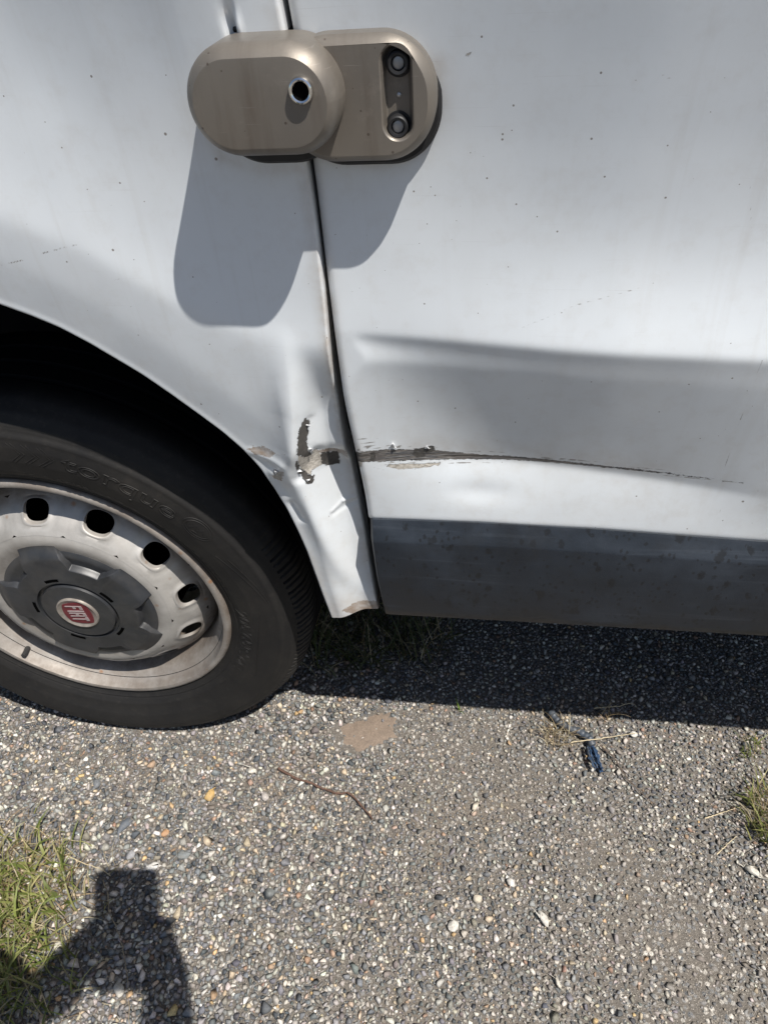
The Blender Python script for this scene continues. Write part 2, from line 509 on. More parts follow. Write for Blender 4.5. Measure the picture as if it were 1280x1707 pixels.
def build_gravel(pts, seed):
    r = np.random.default_rng(seed)
    n = len(pts)
    P2 = pts[:, :2]
    insand = poly_sd(P2, sand_poly)
    sink = np.where(insand > -0.004, 1, 0)
    lowf = smooth_noise(P2[:, 0], P2[:, 1], 77, 30)
    DUST = [((760, 1250), 0.075, 0.75), ((690, 1215), 0.03, 0.9), ((1130, 1560), 0.085, 1.0), ((1175, 1650), 0.07, 1.0), ((1080, 1470), 0.05, 0.75), ((990, 1410), 0.05, 0.6), ((860, 1310), 0.06, 0.6)]
    dust = np.zeros(n)
    for px, sg, a_ in DUST:
        c_ = at_z(px)[:2]
        dust = np.maximum(dust, a_*np.exp(-((P2-c_)**2).sum(1)/(sg*sg)))
    keep = ~(r.random(n) < 0.93*sstep(-0.006, 0.010, insand)) & (r.random(n) > dust*0.38) & (r.random(n) > 0.30*sstep(0.1, 0.7, lowf)*(pts[:, 2] < 0.0042))
    pts = pts[keep]
    dust = dust[keep]
    n = len(pts)
    drift = 1.0+0.20*sstep(0.55, 0.05, pts[:, 0])*sstep(-0.02, -0.25, pts[:, 1])-0.14*sstep(0.35, 0.60, pts[:, 0])+0.10*smooth_noise(pts[:, 0], pts[:, 1], 78, 18)
    pts = pts.copy()
    pts[:, 2] *= drift
    cidx = r.choice(len(PALETTE), n, p=np.array([p[1] for p in PALETTE])/sum(p[1] for p in PALETTE))
    cols = np.array([p[0] for p in PALETTE])[cidx]*r.uniform(0.75, 1.25, (n, 1))*(1+r.normal(0, 0.03, (n, 3)))
    dm = (dust*r.uniform(0.2, 0.9, n))[:, None]
    cols = cols*(1-dm)+np.array([0.25, 0.215, 0.18])*dm
    kind = r.integers(0, len(HULLS), n)
    Vs, Fs, Cs = [], [], []
    off = 0
    for k, (V, F) in enumerate(HULLS):
        idx = np.nonzero(kind == k)[0]
        m = len(idx)
        if not m:
            continue
        a = r.uniform(0, 2*np.pi, m)
        tx, ty = r.normal(0, 0.28, m), r.normal(0, 0.28, m)
        s = pts[idx, 2]*1.12
        v = V[None]*s[:, None, None]
        z = v[..., 2]+tx[:, None]*v[..., 0]+ty[:, None]*v[..., 1]
        x = v[..., 0]*np.cos(a)[:, None]-v[..., 1]*np.sin(a)[:, None]
        y = v[..., 0]*np.sin(a)[:, None]+v[..., 1]*np.cos(a)[:, None]
        x += pts[idx, 0][:, None]
        y += pts[idx, 1][:, None]
        z += (s*(r.uniform(0.10, 0.55, m)-0.55*dust[idx]*r.random(m)))[:, None]
        Vs.append(np.stack([x, y, z], -1).reshape(-1, 3))
        Fs.append((F[None]+(np.arange(m)*len(V))[:, None, None]+off).reshape(-1, 3))
        Cs.append(np.repeat(cols[idx], len(V), 0))
        off += m*len(V)
    V = np.concatenate(Vs); F = np.concatenate(Fs); C = np.concatenate(Cs)
    me = bpy.data.meshes.new('gravel')
    me.vertices.add(len(V))
    me.vertices.foreach_set('co', V.astype(np.float32).ravel())
    me.loops.add(F.size)
    me.loops.foreach_set('vertex_index', F.astype(np.int32).ravel())
    me.polygons.add(len(F))
    me.polygons.foreach_set('loop_start', (np.arange(len(F))*3).astype(np.int32))
    me.update(calc_edges=True)
    me.validate()
    a = me.attributes.new('col', 'FLOAT_COLOR', 'POINT')
    a.data.foreach_set('color', np.concatenate([np.clip(C, 0.01, 0.85), np.ones((len(C), 1))], 1).astype(np.float32).ravel())
    o = bpy.data.objects.new('gravel', me)
    COL.objects.link(o)
    me.materials.append(M['stone'])
    return o

core = scatter(GX0, GX1, GY0, GY1, [(0.0060, 0.0090, 2200, 0.90), (0.0042, 0.0062, 100000, 0.72), (0.0027, 0.0040, 220000, 0.64), (0.0017, 0.0026, 200000, 0.62)], 11)
gravel = build_gravel(core, 12)
tag(gravel, 'mixed grey white and tan crushed stones bedded in the ground', 'gravel', kind='stuff')

# ---- sand patch: a low film of sand filling the stones
def blob_patch(name, poly, height, mat, n=46, m=14, seed=1):
    r = np.random.default_rng(seed)
    c = poly.mean(0)
    q = np.vstack([poly, poly[:1]])
    L = np.concatenate([[0], np.cumsum(np.linalg.norm(np.diff(q, axis=0), axis=1))])
    t = np.linspace(0, L[-1], n, endpoint=False)
    bx, by = np.interp(t, L, q[:, 0]), np.interp(t, L, q[:, 1])
    wob = 1.12+r.normal(0, 0.09, n)
    V = []
    for i in range(m):
        f = i/(m-1)
        for j in range(n):
            k = f*(wob[j] if i else 1)
            x, y = c[0]+(bx[j]-c[0])*k, c[1]+(by[j]-c[1])*k
            h = height*(1-f**3)*(0.8+0.2*math.sin(x*160)*math.cos(y*190))+r.normal(0, 0.00025)-0.0030*f*f
            V.append((x, y, h))
    return obj(name, V, grid_faces(m, n, True), mat, None, True)
sp = blob_patch('sand_patch', sand_poly, 0.0026, M['sand'], seed=4)
tag(sp, 'small flat patch of pinkish brown sand beside the edge of the van shadow', 'sand', kind='stuff')

# ================================================================ white van
van = empty('white_van', (0, 0, 0))
tag(van, 'white van with dented side, scraped paint and a bronze door lock', 'van')
HUB = np.array([0.0, 0.0, 0.319])

# ---- curves read on the side of the van
ARCH_PX = [(556, 1022), (541, 985), (528, 950), (515, 915), (500, 882), (482, 846), (460, 810), (438, 780), (410, 752), (370, 720), (330, 690), (285, 657), (240, 626), (195, 599), (150, 572), (100, 546), (50, 525), (0, 507)]
QEDGE_PX = [(629, 1017), (613, 940), (602, 865), (585, 809), (577, 760), (562, 700), (550, 600), (541, 520), (533, 450), (521, 340), (506, 250), (482, 50), (470, 0)]
DEDGE_PX = [(634, 1026), (617, 940), (611, 865), (601, 809), (592, 760), (580, 700), (565, 600), (555, 520), (543, 450), (532, 340), (518, 250), (496, 50), (485, 0)]
arch_r = np.array([at_y(p, y)[[0, 2]] for p, y in zip(ARCH_PX, np.interp(range(len(ARCH_PX)), [0, 5, 9, 17], [-0.018, -0.024, -0.033, -0.036]))])
p0, p1 = arch_r[-1], arch_r[-3]
sl0 = (p1[1]-p0[1])/(p1[0]-p0[0])
xa = p0[0]-0.15
za = p0[1]-sl0*0.15*0.5
tt = np.linspace(0.1, 1, 10)[:, None]
ctrl = np.array([p0, p0+np.array([-0.075, -sl0*0.075]), [xa+0.05, za], [xa, za]])
bez = (1-tt)**3*ctrl[0]+3*(1-tt)**2*tt*ctrl[1]+3*(1-tt)*tt**2*ctrl[2]+tt**3*ctrl[3]
arch_right = np.vstack([arch_r, bez])
arch_left = arch_right[::-1][1:]*np.array([-1, 1])+np.array([2*xa, 0])
arch_full = np.vstack([arch_right, arch_left])
qe = np.array([at_y(p, y)[[0, 2]] for p, y in zip(QEDGE_PX, [-0.019, -0.011, -0.009, -0.012, -0.017, -0.026, -0.038, -0.041, -0.041, -0.039, -0.038, -0.038, -0.038])])
de = xz(DEDGE_PX, -0.036)
def smooth_edge(e):
    z = np.linspace(e[:, 1].min(), e[:, 1].max(), 160)
    o = np.argsort(e[:, 1])
    x = np.interp(z, e[o, 1], e[o, 0])
    k = np.exp(-(np.arange(-24, 25)/10.0)**2)
    k /= k.sum()
    xp = np.concatenate([2*x[0]-x[24:0:-1], x, 2*x[-1]-x[-2:-26:-1]])
    return np.stack([np.convolve(xp, k, 'valid'), z], -1)
qe, de = smooth_edge(qe), smooth_edge(de)
def edge_x(e, z):
    o = np.argsort(e[:, 1])
    return np.interp(z, e[o, 1], e[o, 0])
ZTOP, ZSILL = 2.05, float(qe[0, 1])
crease_q = xz([(-600, 330), (-200, 320), (0, 350), (150, 410), (290, 490), (420, 545), (520, 566), (560, 571), (620, 575)])

def smooth_poly(p, n):
    L = np.concatenate([[0], np.cumsum(np.linalg.norm(np.diff(p, axis=0), axis=1))])
    t = np.linspace(0, L[-1], n)
    q = np.stack([np.interp(t, L, p[:, 0]), np.interp(t, L, p[:, 1])], -1)
    for _ in range(6):
        q[1:-1] = 0.25*q[:-2]+0.5*q[1:-1]+0.25*q[2:]
    return q

YBASE = -0.0435
def quarter_height(x, z, rho):
    """outward height of the rear quarter, metres"""
    zc = np.interp(x, crease_q[:, 0], crease_q[:, 1])
    v = zc-z
    ka, kb, e = 0.105, 0.060, 0.009
    near = sstep(0.50, 0.34, x)
    amp = 0.40+0.60*near
    v = np.minimum(v, 0.11+0.2*np.tanh((v-0.11)/0.2)*(v > 0.11))
    vv = np.clip(v, -0.32, 1)
    h = -((ka+kb)/2*(np.sqrt(vv*vv+e*e)-e)+(kb-ka)/2*vv)*amp
    d = 0.42*np.tanh(np.clip(-v, 0, 5)/0.42)
    d = np.where(-v < 0.25, np.clip(-v, 0, 0.25), 0.25+0.13*np.tanh((-v-0.25)/0.13))
    h = h+0.66*d*d*amp  # upper part leans outward, shaped to darken the panel towards its top
    # flare round the wheel arch
    h -= 0.10*splus(0.046-rho, 0.010)
    h += 0.0006*np.exp(-(rho/0.004)**2)
    # vertical fold pushed up beside the damage
    f = xz([(478, 560), (488, 620), (494, 680), (493, 740), (480, 800)])
    o = np.argsort(f[:, 1])
    xf = np.interp(z, f[o, 1], f[o, 0])
    zt, zm, zb = f[0, 1], f[2, 1], f[-1, 1]
    A = 0.0125*sstep(zt+0.02, zm, z)*sstep(zb-0.02, zb+0.05, z)
    dx = x-xf
    h += A*np.where(dx < 0, np.exp(-(np.abs(dx)/0.017)**1.5), np.exp(-(dx/0.012)**2))
    # pushed-in strip between the fold and the door
    ew = edge_x(qe, z)-x
    zlow = xz([(560, 560)])[0, 1]
    zmid = xz([(540, 700)])[0, 1]
    rec = sstep(zlow, zmid, z)
    h -= 0.017*rec*sstep(0.048, 0.012, ew)
    # lower strip turns away to the right of a diagonal edge
    a, b = xz([(486, 775)])[0], xz([(588, 985)])[0]
    n = np.array([-(b-a)[1], (b-a)[0]])
    n /= np.linalg.norm(n)
    if n[0] < 0: n = -n
    sd = (x-a[0])*n[0]+(z-a[1])*n[1]
    low = sstep(xz([(500, 745)])[0, 1], xz([(500, 800)])[0, 1], z)*sstep(b[1]-0.03, b[1]+0.03, z)
    h -= 0.38*splus(np.clip(sd, -0.1, 0.045), 0.005)*low
    h += 0.0035*np.exp(-((sd+0.006)/0.010)**2)*low
    # short folds in the lower strip
    for (p, q, amp, sg) in (((550, 868), (566, 859), 0.0011, 0.0022), ((566, 859), (594, 857), 0.0013, 0.0020), ((552, 873), (590, 864), -0.0012, 0.0030), ((455, 790), (480, 835), 0.0022, 0.006), ((462, 800), (500, 870), -0.0018, 0.005), ((500, 795), (524, 760), -0.003, 0.006), ((420, 755), (470, 768), 0.0016, 0.005), ((515, 700), (512, 745), -0.002, 0.004)):
        q_ = xz([p, q])
        dd, _ = seg_dist(np.stack([x, z], -1), q_)
        h += amp*np.exp(-(dd/sg)**2)
    # torn nick above the lock
    c = xz([(400, 44)])[0]
    up = z-c[1]
    h -= 0.008*np.exp(-((x-c[0])/(0.003+0.10*np.abs(up)))**2)*np.exp(-(up/0.012)**2)
    h += 0.003*np.exp(-((x-c[0]-0.004)/0.0022)**2)*np.exp(-((up-0.003)/0.008)**2)
    h += 0.0007*smooth_noise(x, z, 5, 28)+0.00025*smooth_noise(x, z, 6, 90)
    return h

def arch_dist(x, z):
    return seg_dist(np.array([[x, z]]), arch_full)[0]
def surf_pt(px, door_side):
    """(x, z) of the painted surface seen at a photo pixel"""
    y = -0.033
    for _ in range(7):
        p = at_y(px, y)
        if door_side:
            y = 0.5*y+0.5*door_y(p[0], p[2])
        else:
            y = 0.5*y+0.5*(YBASE-float(quarter_height(np.array([p[0]]), np.array([p[2]]), arch_dist(p[0], p[2]))[0]))
    return p[[0, 2]]
def gap_px(y):
    return np.interp(y, [p[1] for p in DEDGE_PX[::-1]], [p[0] for p in DEDGE_PX[::-1]])
def on_paint(pts):
    c = np.mean(np.array(pts, float), 0)
    side = c[0] > gap_px(c[1])-4
    return np.array([surf_pt(p, side) for p in pts])

def wear_fields(o, P):
    """signed distances in cm (positive inside) and soft masks for the paint material"""
    def union(polys):
        v = np.full(len(P), -9.0)
        for pl in polys:
            v = np.maximum(v, poly_sd(P, on_paint(pl))*100+0.05)
        return v
    add_attr(o, 'dark', union([
        [(508, 698), (514, 703), (513, 720), (510, 735), (512, 748), (519, 757), (512, 761), (497, 758), (496, 745), (499, 722), (503, 708)],
        [(536, 755), (548, 753), (550, 757), (553, 753), (562, 754), (565, 772), (545, 776), (537, 770)],
        [(495, 768), (500, 783), (512, 792), (523, 792), (522, 803), (514, 807), (508, 799), (498, 788), (493, 774)],
        [(682, 750), (700, 748), (722, 744), (726, 750), (712, 755), (700, 753)],
        [(618, 757), (624, 754), (624, 768), (619, 768)], [(688, 756), (706, 753), (708, 760), (692, 762)]]))
    add_attr(o, 'primer', union([
        [(498, 759), (512, 760), (538, 757), (540, 772), (528, 778), (520, 783), (518, 790), (512, 788), (502, 781), (497, 770)],
        [(640, 775), (665, 774), (705, 774), (735, 771), (730, 775), (700, 780), (665, 782), (652, 779)],
        [(514, 794), (521, 795), (519, 802), (514, 802)], [(519, 752), (527, 749), (531, 756), (522, 757)],
        [(592, 770), (604, 772), (600, 779), (596, 782)],
        [(457, 786), (469, 787), (467, 799), (459, 796)], [(778, 88), (784, 88), (783, 94), (780, 94)]]))
    add_attr(o, 'brown', union([
        [(530, 751), (560, 748), (577, 755), (578, 764), (560, 754), (536, 756)],
        [(412, 747), (440, 745), (458, 755), (450, 762), (425, 757)], [(455, 783), (472, 786), (470, 802), (457, 797)],
        [(570, 1018), (590, 1006), (632, 1003), (634, 1020), (600, 1025)]]))
    gl = on_paint([(590, 760), (640, 759), (700, 758), (800, 762), (950, 772), (1100, 788), (1245, 806)])
    d, t = seg_dist(P, gl)
    wdt = np.interp(t, [0, 0.08, 0.2, 0.35, 0.6, 0.85, 1], [0.62, 0.80, 0.62, 0.28, 0.16, 0.08, 0.01])
    add_attr(o, 'gouge', wdt-d*100)
    hair = np.full(len(P), -9.0)
    for pl, wd in (([(865, 548), (960, 508), (1075, 477)], 0.030), ([(70, 422), (100, 414), (128, 407)], 0.06), ([(0, 442), (38, 433)], 0.05),
                   ([(1103, 126), (1119, 128)], 0.07), ([(592, 731), (632, 730)], 0.05), ([(594, 741), (626, 736)], 0.05), ([(596, 750), (620, 744)], 0.06), ([(594, 736), (618, 733)], 0.04), ([(595, 746), (628, 741)], 0.05), ([(594, 754), (612, 750)], 0.06), ([(770, 747), (880, 752)], 0.03),
                   ([(188, 468), (198, 464)], 0.07), ([(1250, 300), (1252, 380), (1262, 420)], 0.02), ([(1270, 600), (1240, 680), (1205, 790), (1200, 860)], 0.025),
                   ([(720, 753), (1000, 771)], 0.05), ([(640, 771), (760, 772), (860, 775)], 0.06), ([(730, 768), (900, 772), (1000, 781)], 0.05), ([(600, 748), (680, 746)], 0.05), ([(640, 742), (700, 745), (760, 750)], 0.04), ([(900, 764), (1100, 783), (1180, 794)], 0.04), ([(1100, 792), (1235, 805)], 0.05), ([(620, 779), (640, 783)], 0.05), ([(598, 812), (612, 818)], 0.03), ([(455, 760), (475, 757)], 0.06), ([(418, 742), (452, 750)], 0.06), ([(640, 350), (660, 420)], 0.012)):
        dd, _ = seg_dist(P, on_paint(pl))
        hair = np.maximum(hair, wd-dd*100)
    add_attr(o, 'hair', hair)
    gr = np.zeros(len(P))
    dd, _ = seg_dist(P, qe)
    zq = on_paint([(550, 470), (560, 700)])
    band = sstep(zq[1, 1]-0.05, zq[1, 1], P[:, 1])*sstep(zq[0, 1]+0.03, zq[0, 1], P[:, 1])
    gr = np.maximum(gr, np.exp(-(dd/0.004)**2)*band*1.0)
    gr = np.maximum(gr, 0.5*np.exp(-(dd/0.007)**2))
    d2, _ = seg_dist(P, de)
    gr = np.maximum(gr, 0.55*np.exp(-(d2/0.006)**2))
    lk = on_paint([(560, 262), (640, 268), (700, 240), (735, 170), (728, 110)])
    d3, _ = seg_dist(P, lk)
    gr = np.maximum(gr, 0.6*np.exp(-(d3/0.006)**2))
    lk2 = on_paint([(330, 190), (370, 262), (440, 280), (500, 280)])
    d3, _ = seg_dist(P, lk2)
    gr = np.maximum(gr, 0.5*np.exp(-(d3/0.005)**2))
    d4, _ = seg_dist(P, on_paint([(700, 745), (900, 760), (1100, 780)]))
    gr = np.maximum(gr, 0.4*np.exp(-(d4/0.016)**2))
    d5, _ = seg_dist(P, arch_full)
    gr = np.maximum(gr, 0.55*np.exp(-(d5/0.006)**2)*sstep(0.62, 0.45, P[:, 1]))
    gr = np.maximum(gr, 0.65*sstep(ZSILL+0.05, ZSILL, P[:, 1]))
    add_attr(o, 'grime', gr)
    spk = np.zeros(len(P))
    for (p, q, sg, a) in (((795, 225), (775, 345), 0.012, 0.55), ((540, 470), (556, 650), 0.007, 0.5), ((575, 330), (580, 520), 0.02, 0.12), ((700, 220), (680, 320), 0.02, 0.10)):
        dd, _ = seg_dist(P, on_paint([p, q]))
        spk = np.maximum(spk, a*np.exp(-(dd/sg)**2))
    add_attr(o, 'specks', spk*0.7)

# ---- rear quarter panel: ruled between the arch lip and the outer edge
NR, NL, NTQ = 430, 50, 190
inner_r = smooth_poly(arch_right, NR)
inner_l = smooth_poly(arch_left, NL)
sv = np.linspace(0, 1, NR)
zo = np.interp(sv, [0, 0.80, 0.90], [ZSILL, 1.06, ZTOP])
xo = edge_x(qe, zo)
outer_r = np.stack([xo, zo], -1)
mm = sv > 0.90
xg = edge_x(qe, np.array([ZTOP]))[0]
outer_r[mm, 0] = np.interp(sv[mm], [0.90, 1.0], [xg, xa])
outer_r[mm, 1] = ZTOP
sv2 = np.linspace(0.02, 1, NL)
outer_l = np.stack([np.interp(sv2, [0, 0.35, 1], [xa, -1.7, -1.7]), np.interp(sv2, [0, 0.35, 1], [ZTOP, ZTOP, ZSILL])], -1)
inner = np.vstack([inner_r, inner_l])
outer = np.vstack([outer_r, outer_l])
NS = len(inner)
tq = np.linspace(0, 1, NTQ)
tq = 0.75*tq+0.25*tq**2
PP = inner[None]*(1-tq)[:, None, None]+outer[None]*tq[:, None, None]
flat = PP.reshape(-1, 2)
rho, _ = seg_dist(flat, np.vstack([inner_r[::4], inner_l]))
hq = quarter_height(flat[:, 0], flat[:, 1], rho)
print('LIP', YBASE-hq[:NS:40])
V = np.stack([flat[:, 0], YBASE-hq, flat[:, 1]], -1)
# rolled lip along the arch (rows before row 0) and return flange at the door gap
lip = []
c0 = np.array([xa, 0.42])
for (dr, dy) in ((0.010, 0.022), (0.004, 0.020), (0.0012, 0.0045), (0.0, 0.0015)):
    row = V[:NS].copy()
    dirv = np.stack([row[:, 0]-c0[0], row[:, 2]-c0[1]], -1)
    dirv /= np.linalg.norm(dirv, axis=1)[:, None]
    row[:, 0] += dirv[:, 0]*dr*0.6-0.0018*dirv[:, 0]
    row[:, 2] += dirv[:, 1]*dr*0.6-0.0018*dirv[:, 1]
    row[:, 1] += dy
    lip.append(row)
ret = []
for (dx, dy) in ((0.0012, 0.0016), (0.0014, 0.006), (0.0005, 0.03)):
    row = V[-NS:].copy()
    row[:, 0] += dx
    row[:, 1] += dy
    ret.append(row)
VV = np.vstack(lip+[V]+ret)
rows = NTQ+len(lip)+len(ret)
quarter = obj('quarter_panel', VV, grid_faces(rows, NS), M['paint'], van, True)
QV = VV[:, [0, 2]].copy()
tag(quarter, 'dented white rear quarter panel with torn paint')

# ---- sliding door
crease_d = xz([(560, 568), (620, 569), (800, 575), (1000, 585), (1280, 600)], -0.052)
kd = np.polyfit(crease_d[:, 0], crease_d[:, 1], 1)
gouge_d = np.vstack([xz([(590, 764)], -0.029), xz([(660, 762)], -0.021), xz([(760, 764)], -0.012), xz([(950, 775), (1100, 791), (1260, 811)], -0.011)])
mtop = xz([(612, 866), (800, 872), (1000, 883), (1280, 904)], -0.026)
mbot = xz([(634, 1026), (900, 1041), (1280, 1063)], -0.019)
zrow = np.concatenate([np.linspace(ZTOP, 1.34, 14), np.linspace(1.33, 0.43, 440)[0:], ])
urow = np.concatenate([np.linspace(0, 0.62, 300)[:-1], np.linspace(0.62, 2.3, 40)])
ZZ, UU = np.meshgrid(zrow, urow, indexing='ij')
XX = edge_x(de, ZZ)+UU
def door_surface(X, Z, U):
    """y of the door skin: pressed crease, dent down to the gouge, bulge above the moulding"""
    zc = np.polyval(kd, np.minimum(X, 1.3))
    zg = np.interp(X, gouge_d[:, 0], gouge_d[:, 1])
    zm = np.interp(X, mtop[:, 0], mtop[:, 1])
    wide = sstep(0.01, 0.24, U)
    yc = -0.0400-0.0150*wide
    def depth(v):
        pa = 0.318*(1-0.62*sstep(0.12, 0.54, U))*v*(1.05-0.6*v)
        pb = 0.30*(U-0.012)+0.10*v
        e = 0.0130*sstep(0.0, 0.03, v)+0.002
        return np.maximum(0.5*(pa+pb-np.sqrt((pa-pb)**2+e*e)), 0)
    yg = yc+depth(zc-zg)
    ym = -0.0245
    # upper skin; its outward lean is shaped to darken the panel towards the top
    d = Z-zc
    yu = np.interp(d, [0, 0.02, 0.045, 0.07, 0.09, 0.11, 0.15, 0.20, 0.25, 0.30, 0.40, 0.55, 0.8, 1.4], [0.0, 0.0050, 0.0108, 0.0138, 0.0141, 0.0132, 0.0092, 0.0012, -0.0085, -0.018, -0.030, -0.034, -0.028, 0.010])
    yl = np.interp(d, [0, 0.045, 0.11, 0.15, 0.20, 0.25, 0.30, 0.40, 0.55, 0.8, 1.4], [0.0, 0.0030, 0.0044, 0.0032, -0.0016, -0.0080, -0.015, -0.024, -0.027, -0.022, 0.0])
    up = yc+yl*(1-wide)+yu*wide
    mid = yc+depth(np.maximum(zc-Z, 0))
    q = np.clip((zg-Z)/(zg-zm), 0, 1)
    low = yg+(ym-yg)*(q+0.16*np.sin(q*np.pi)*1.0)
    bot = ym+0.008*sstep(0.0, 0.01, zm-Z)
    y = np.where(d > 0, up, np.where(Z > zg, mid, np.where(Z > zm, low, bot)))
    # shallow bruise under the gouge
    c = xz([(800, 822)], -0.02)[0]
    y = y+0.0022*np.exp(-((X-c[0])/0.030)**2-((Z-c[1])/0.011)**2)
    y = y-0.0011*smooth_noise(X, Z, 21, 20)-0.0002*smooth_noise(X, Z, 22, 75)*sstep(1.05, 0.9, Z)
    return y
YD = door_surface(XX, ZZ, UU)
# soften the folds of the sheet metal (gaussian along z in the fine rows)
kz = np.exp(-(np.arange(-5, 6)/1.9)**2)
kz /= kz.sum()
kw = np.exp(-(np.arange(-14, 15)/6.0)**2)
kw /= kw.sum()
fine = YD[14:].copy()
def blur(a, k):
    h_ = len(k)//2
    p = np.concatenate([np.repeat(a[:1], h_, 0), a, np.repeat(a[-1:], h_, 0)], 0)
    return sum(k[i]*p[i:i+len(a)] for i in range(len(k)))
sharp = blur(fine, kz)
soft = blur(blur(fine, kw), kw)
dcr = ZZ[14:]-np.polyval(kd, np.minimum(XX[14:], 1.3))
ws = sstep(0.018, 0.040, dcr)
YD[14:] = sharp*(1-ws)+soft*ws
# rounded edge of the door beside the gap
YD += 0.0022*np.exp(-(UU/0.0025)**2)
def door_y(x, z):
    i = int(np.argmin(abs(zrow-z)))
    return float(np.interp(x, XX[i], YD[i]))
V = np.stack([XX, YD, ZZ], -1)
Vr = []
for (dx, dy) in ((0.004, 0.030), (0.0004, 0.006)):
    c = V[:, :1].copy()
    c[..., 0] += dx
    c[..., 1] += dy
    Vr.append(c)
V = np.concatenate(Vr+[V], axis=1)
bot = V[-1:].copy()
bot[..., 1] += 0.03
bot[..., 2] -= 0.005
V = np.concatenate([V, bot], axis=0)
n_, m_ = V.shape[:2]
VV = V.reshape(-1, 3)
fc = [f[::-1] for f in grid_faces(n_, m_)]
door = obj('sliding_door', VV, fc, M['paint'], van, True)
wear_fields(door, VV[:, [0, 2]])
wear_fields(quarter, QV)
tag(door, 'white sliding door with a creased dent and a long scraped gouge')

# ---- curled paint flakes standing off the torn edges
def flake(px, size, rot, curl, parent, door_side, seed):
    r = random.Random(seed)
    p = surf_pt(px, door_side)
    if door_side:
        y0 = door_y(p[0], p[1])
    else:
        y0 = YBASE-float(quarter_height(np.array([p[0]]), np.array([p[1]]), arch_dist(p[0], p[1]))[0])
    V = []
    n = 5
    for i in range(n):
        for j in range(n):
            u, v = i/(n-1)-0.5, j/(n-1)-0.5
            u2 = u*size*(1.0-0.45*(v+0.5))*(1+r.uniform(-0.15, 0.15))
            v2 = (v+0.5)*size*0.6*(1-(2*u)**2)*(1+r.uniform(-0.35, 0.35))
            x = u2*math.cos(rot)-v2*math.sin(rot)
            z = u2*math.sin(rot)+v2*math.cos(rot)
            V.append((p[0]+x, y0-0.0004-curl*(v+0.5)**1.6, p[1]+z))
    o_ = obj('paint_flake', V, grid_faces(n, n), M['body'], parent, True)
    m_ = o_.modifiers.new('thick', 'SOLIDIFY')
    m_.thickness = 0.0005
    return o_
for k, (px, sz, rt, cu) in enumerate([((655, 745), 0.009, -0.1, 0.0022), ((712, 747), 0.006, 0.1, 0.0012)]):
    flake(px, sz, rt, cu, door, True, k)
for k, (px, sz, rt, cu) in enumerate([((512, 709), 0.006, -1.2, 0.0016), ((517, 750), 0.008, -0.7, 0.0020), ((500, 782), 0.007, 2.3, 0.0014), ((515, 800), 0.006, 0.9, 0.0018), ((462, 787), 0.006, 0.8, 0.0012)]):
    flake(px, sz, rt, cu, quarter, False, 50+k)

# ---- grey plastic moulding along the foot of the door
def moulding(parent):
    xs = np.concatenate([np.linspace(0, 0.012, 7), np.linspace(0.02, 0.7, 60), np.linspace(0.8, 2.25, 12)])
    prof = [(0.0, 0.012), (0.0, -0.001), (0.006, -0.0042), (0.03, -0.0062), (0.125, -0.0112), (0.145, -0.0132), (0.165, -0.0138), (0.50, -0.0125), (0.86, -0.0095),
            (0.94, -0.0065), (0.985, -0.001), (1.0, 0.010), (1.0, 0.035)]
    rows = []
    for u in xs:
        row = []
        for f, dy in prof:
            zt = np.interp(0.45+u, mtop[:, 0], mtop[:, 1])
            if 0.45+u > mtop[-1, 0]:
                zt = mtop[-1, 1]-0.03*(0.45+u-mtop[-1, 0])
            zb = np.interp(0.45+u, mbot[:, 0], mbot[:, 1])
            z = zt+(zb-zt)*f
            x = edge_x(de, z)+0.0004+u
            y = -0.0205+0.003*f+dy
            e = max(0, 1-u/0.006)
            row.append((x, y+0.012*e**3, z))
        rows.append(row)
    V = np.array(rows)
    cap = V[:1].copy()
    cap[..., 1] = cap[..., 1]+0.02
    V = np.concatenate([cap, V], 0)
    n, m = V.shape[:2]
    return obj('side_moulding', V.reshape(-1, 3), grid_faces(n, m), M['moulding'], parent, True, 40)
md = moulding(door)
tag(md, 'weathered dark grey plastic moulding speckled with dirt')

# ---- door jamb behind the gap, liner, underbody, shell
def box(name, x0, x1, y0, y1, z0, z1, mat, parent, bev=0.0):
    bm = bmesh.new()
    bmesh.ops.create_cube(bm, size=1, matrix=Matrix.Translation(((x0+x1)/2, (y0+y1)/2, (z0+z1)/2)) @ Matrix.Diagonal((x1-x0, y1-y0, z1-z0, 1)))
    if bev:
        bmesh.ops.bevel(bm, geom=bm.edges[:], offset=bev, segments=2, affect='EDGES', profile=0.5)
    return bm_obj(name, bm, mat, parent)
box('door_jamb', 0.405, 0.60, 0.018, 0.06, 0.40, 2.0, M['jamb'], van, 0.004)

def arch_liner():
    ths = np.linspace(-0.02, math.pi+0.02, 90)
    ys = [0.014, 0.02, 0.04, 0.12, 0.25, 0.36, 0.37]
    V = []
    for k, y in enumerate(ys):
        for t in ths:
            rr = 0.0
            # follows the arch outline, a little outside it
            R_ = 0.447 if k < 6 else 0.02
            V.append((xa+R_*math.cos(t)*(1.0), y, 0.42+(za-0.42+0.02)/0.455*R_*math.sin(t) if math.sin(t) > 0 else 0.42+R_*math.sin(t)))
    return obj('wheel_arch_liner', V, grid_faces(len(ys), len(ths)), M['liner'], van, True, 50)
arch_liner()

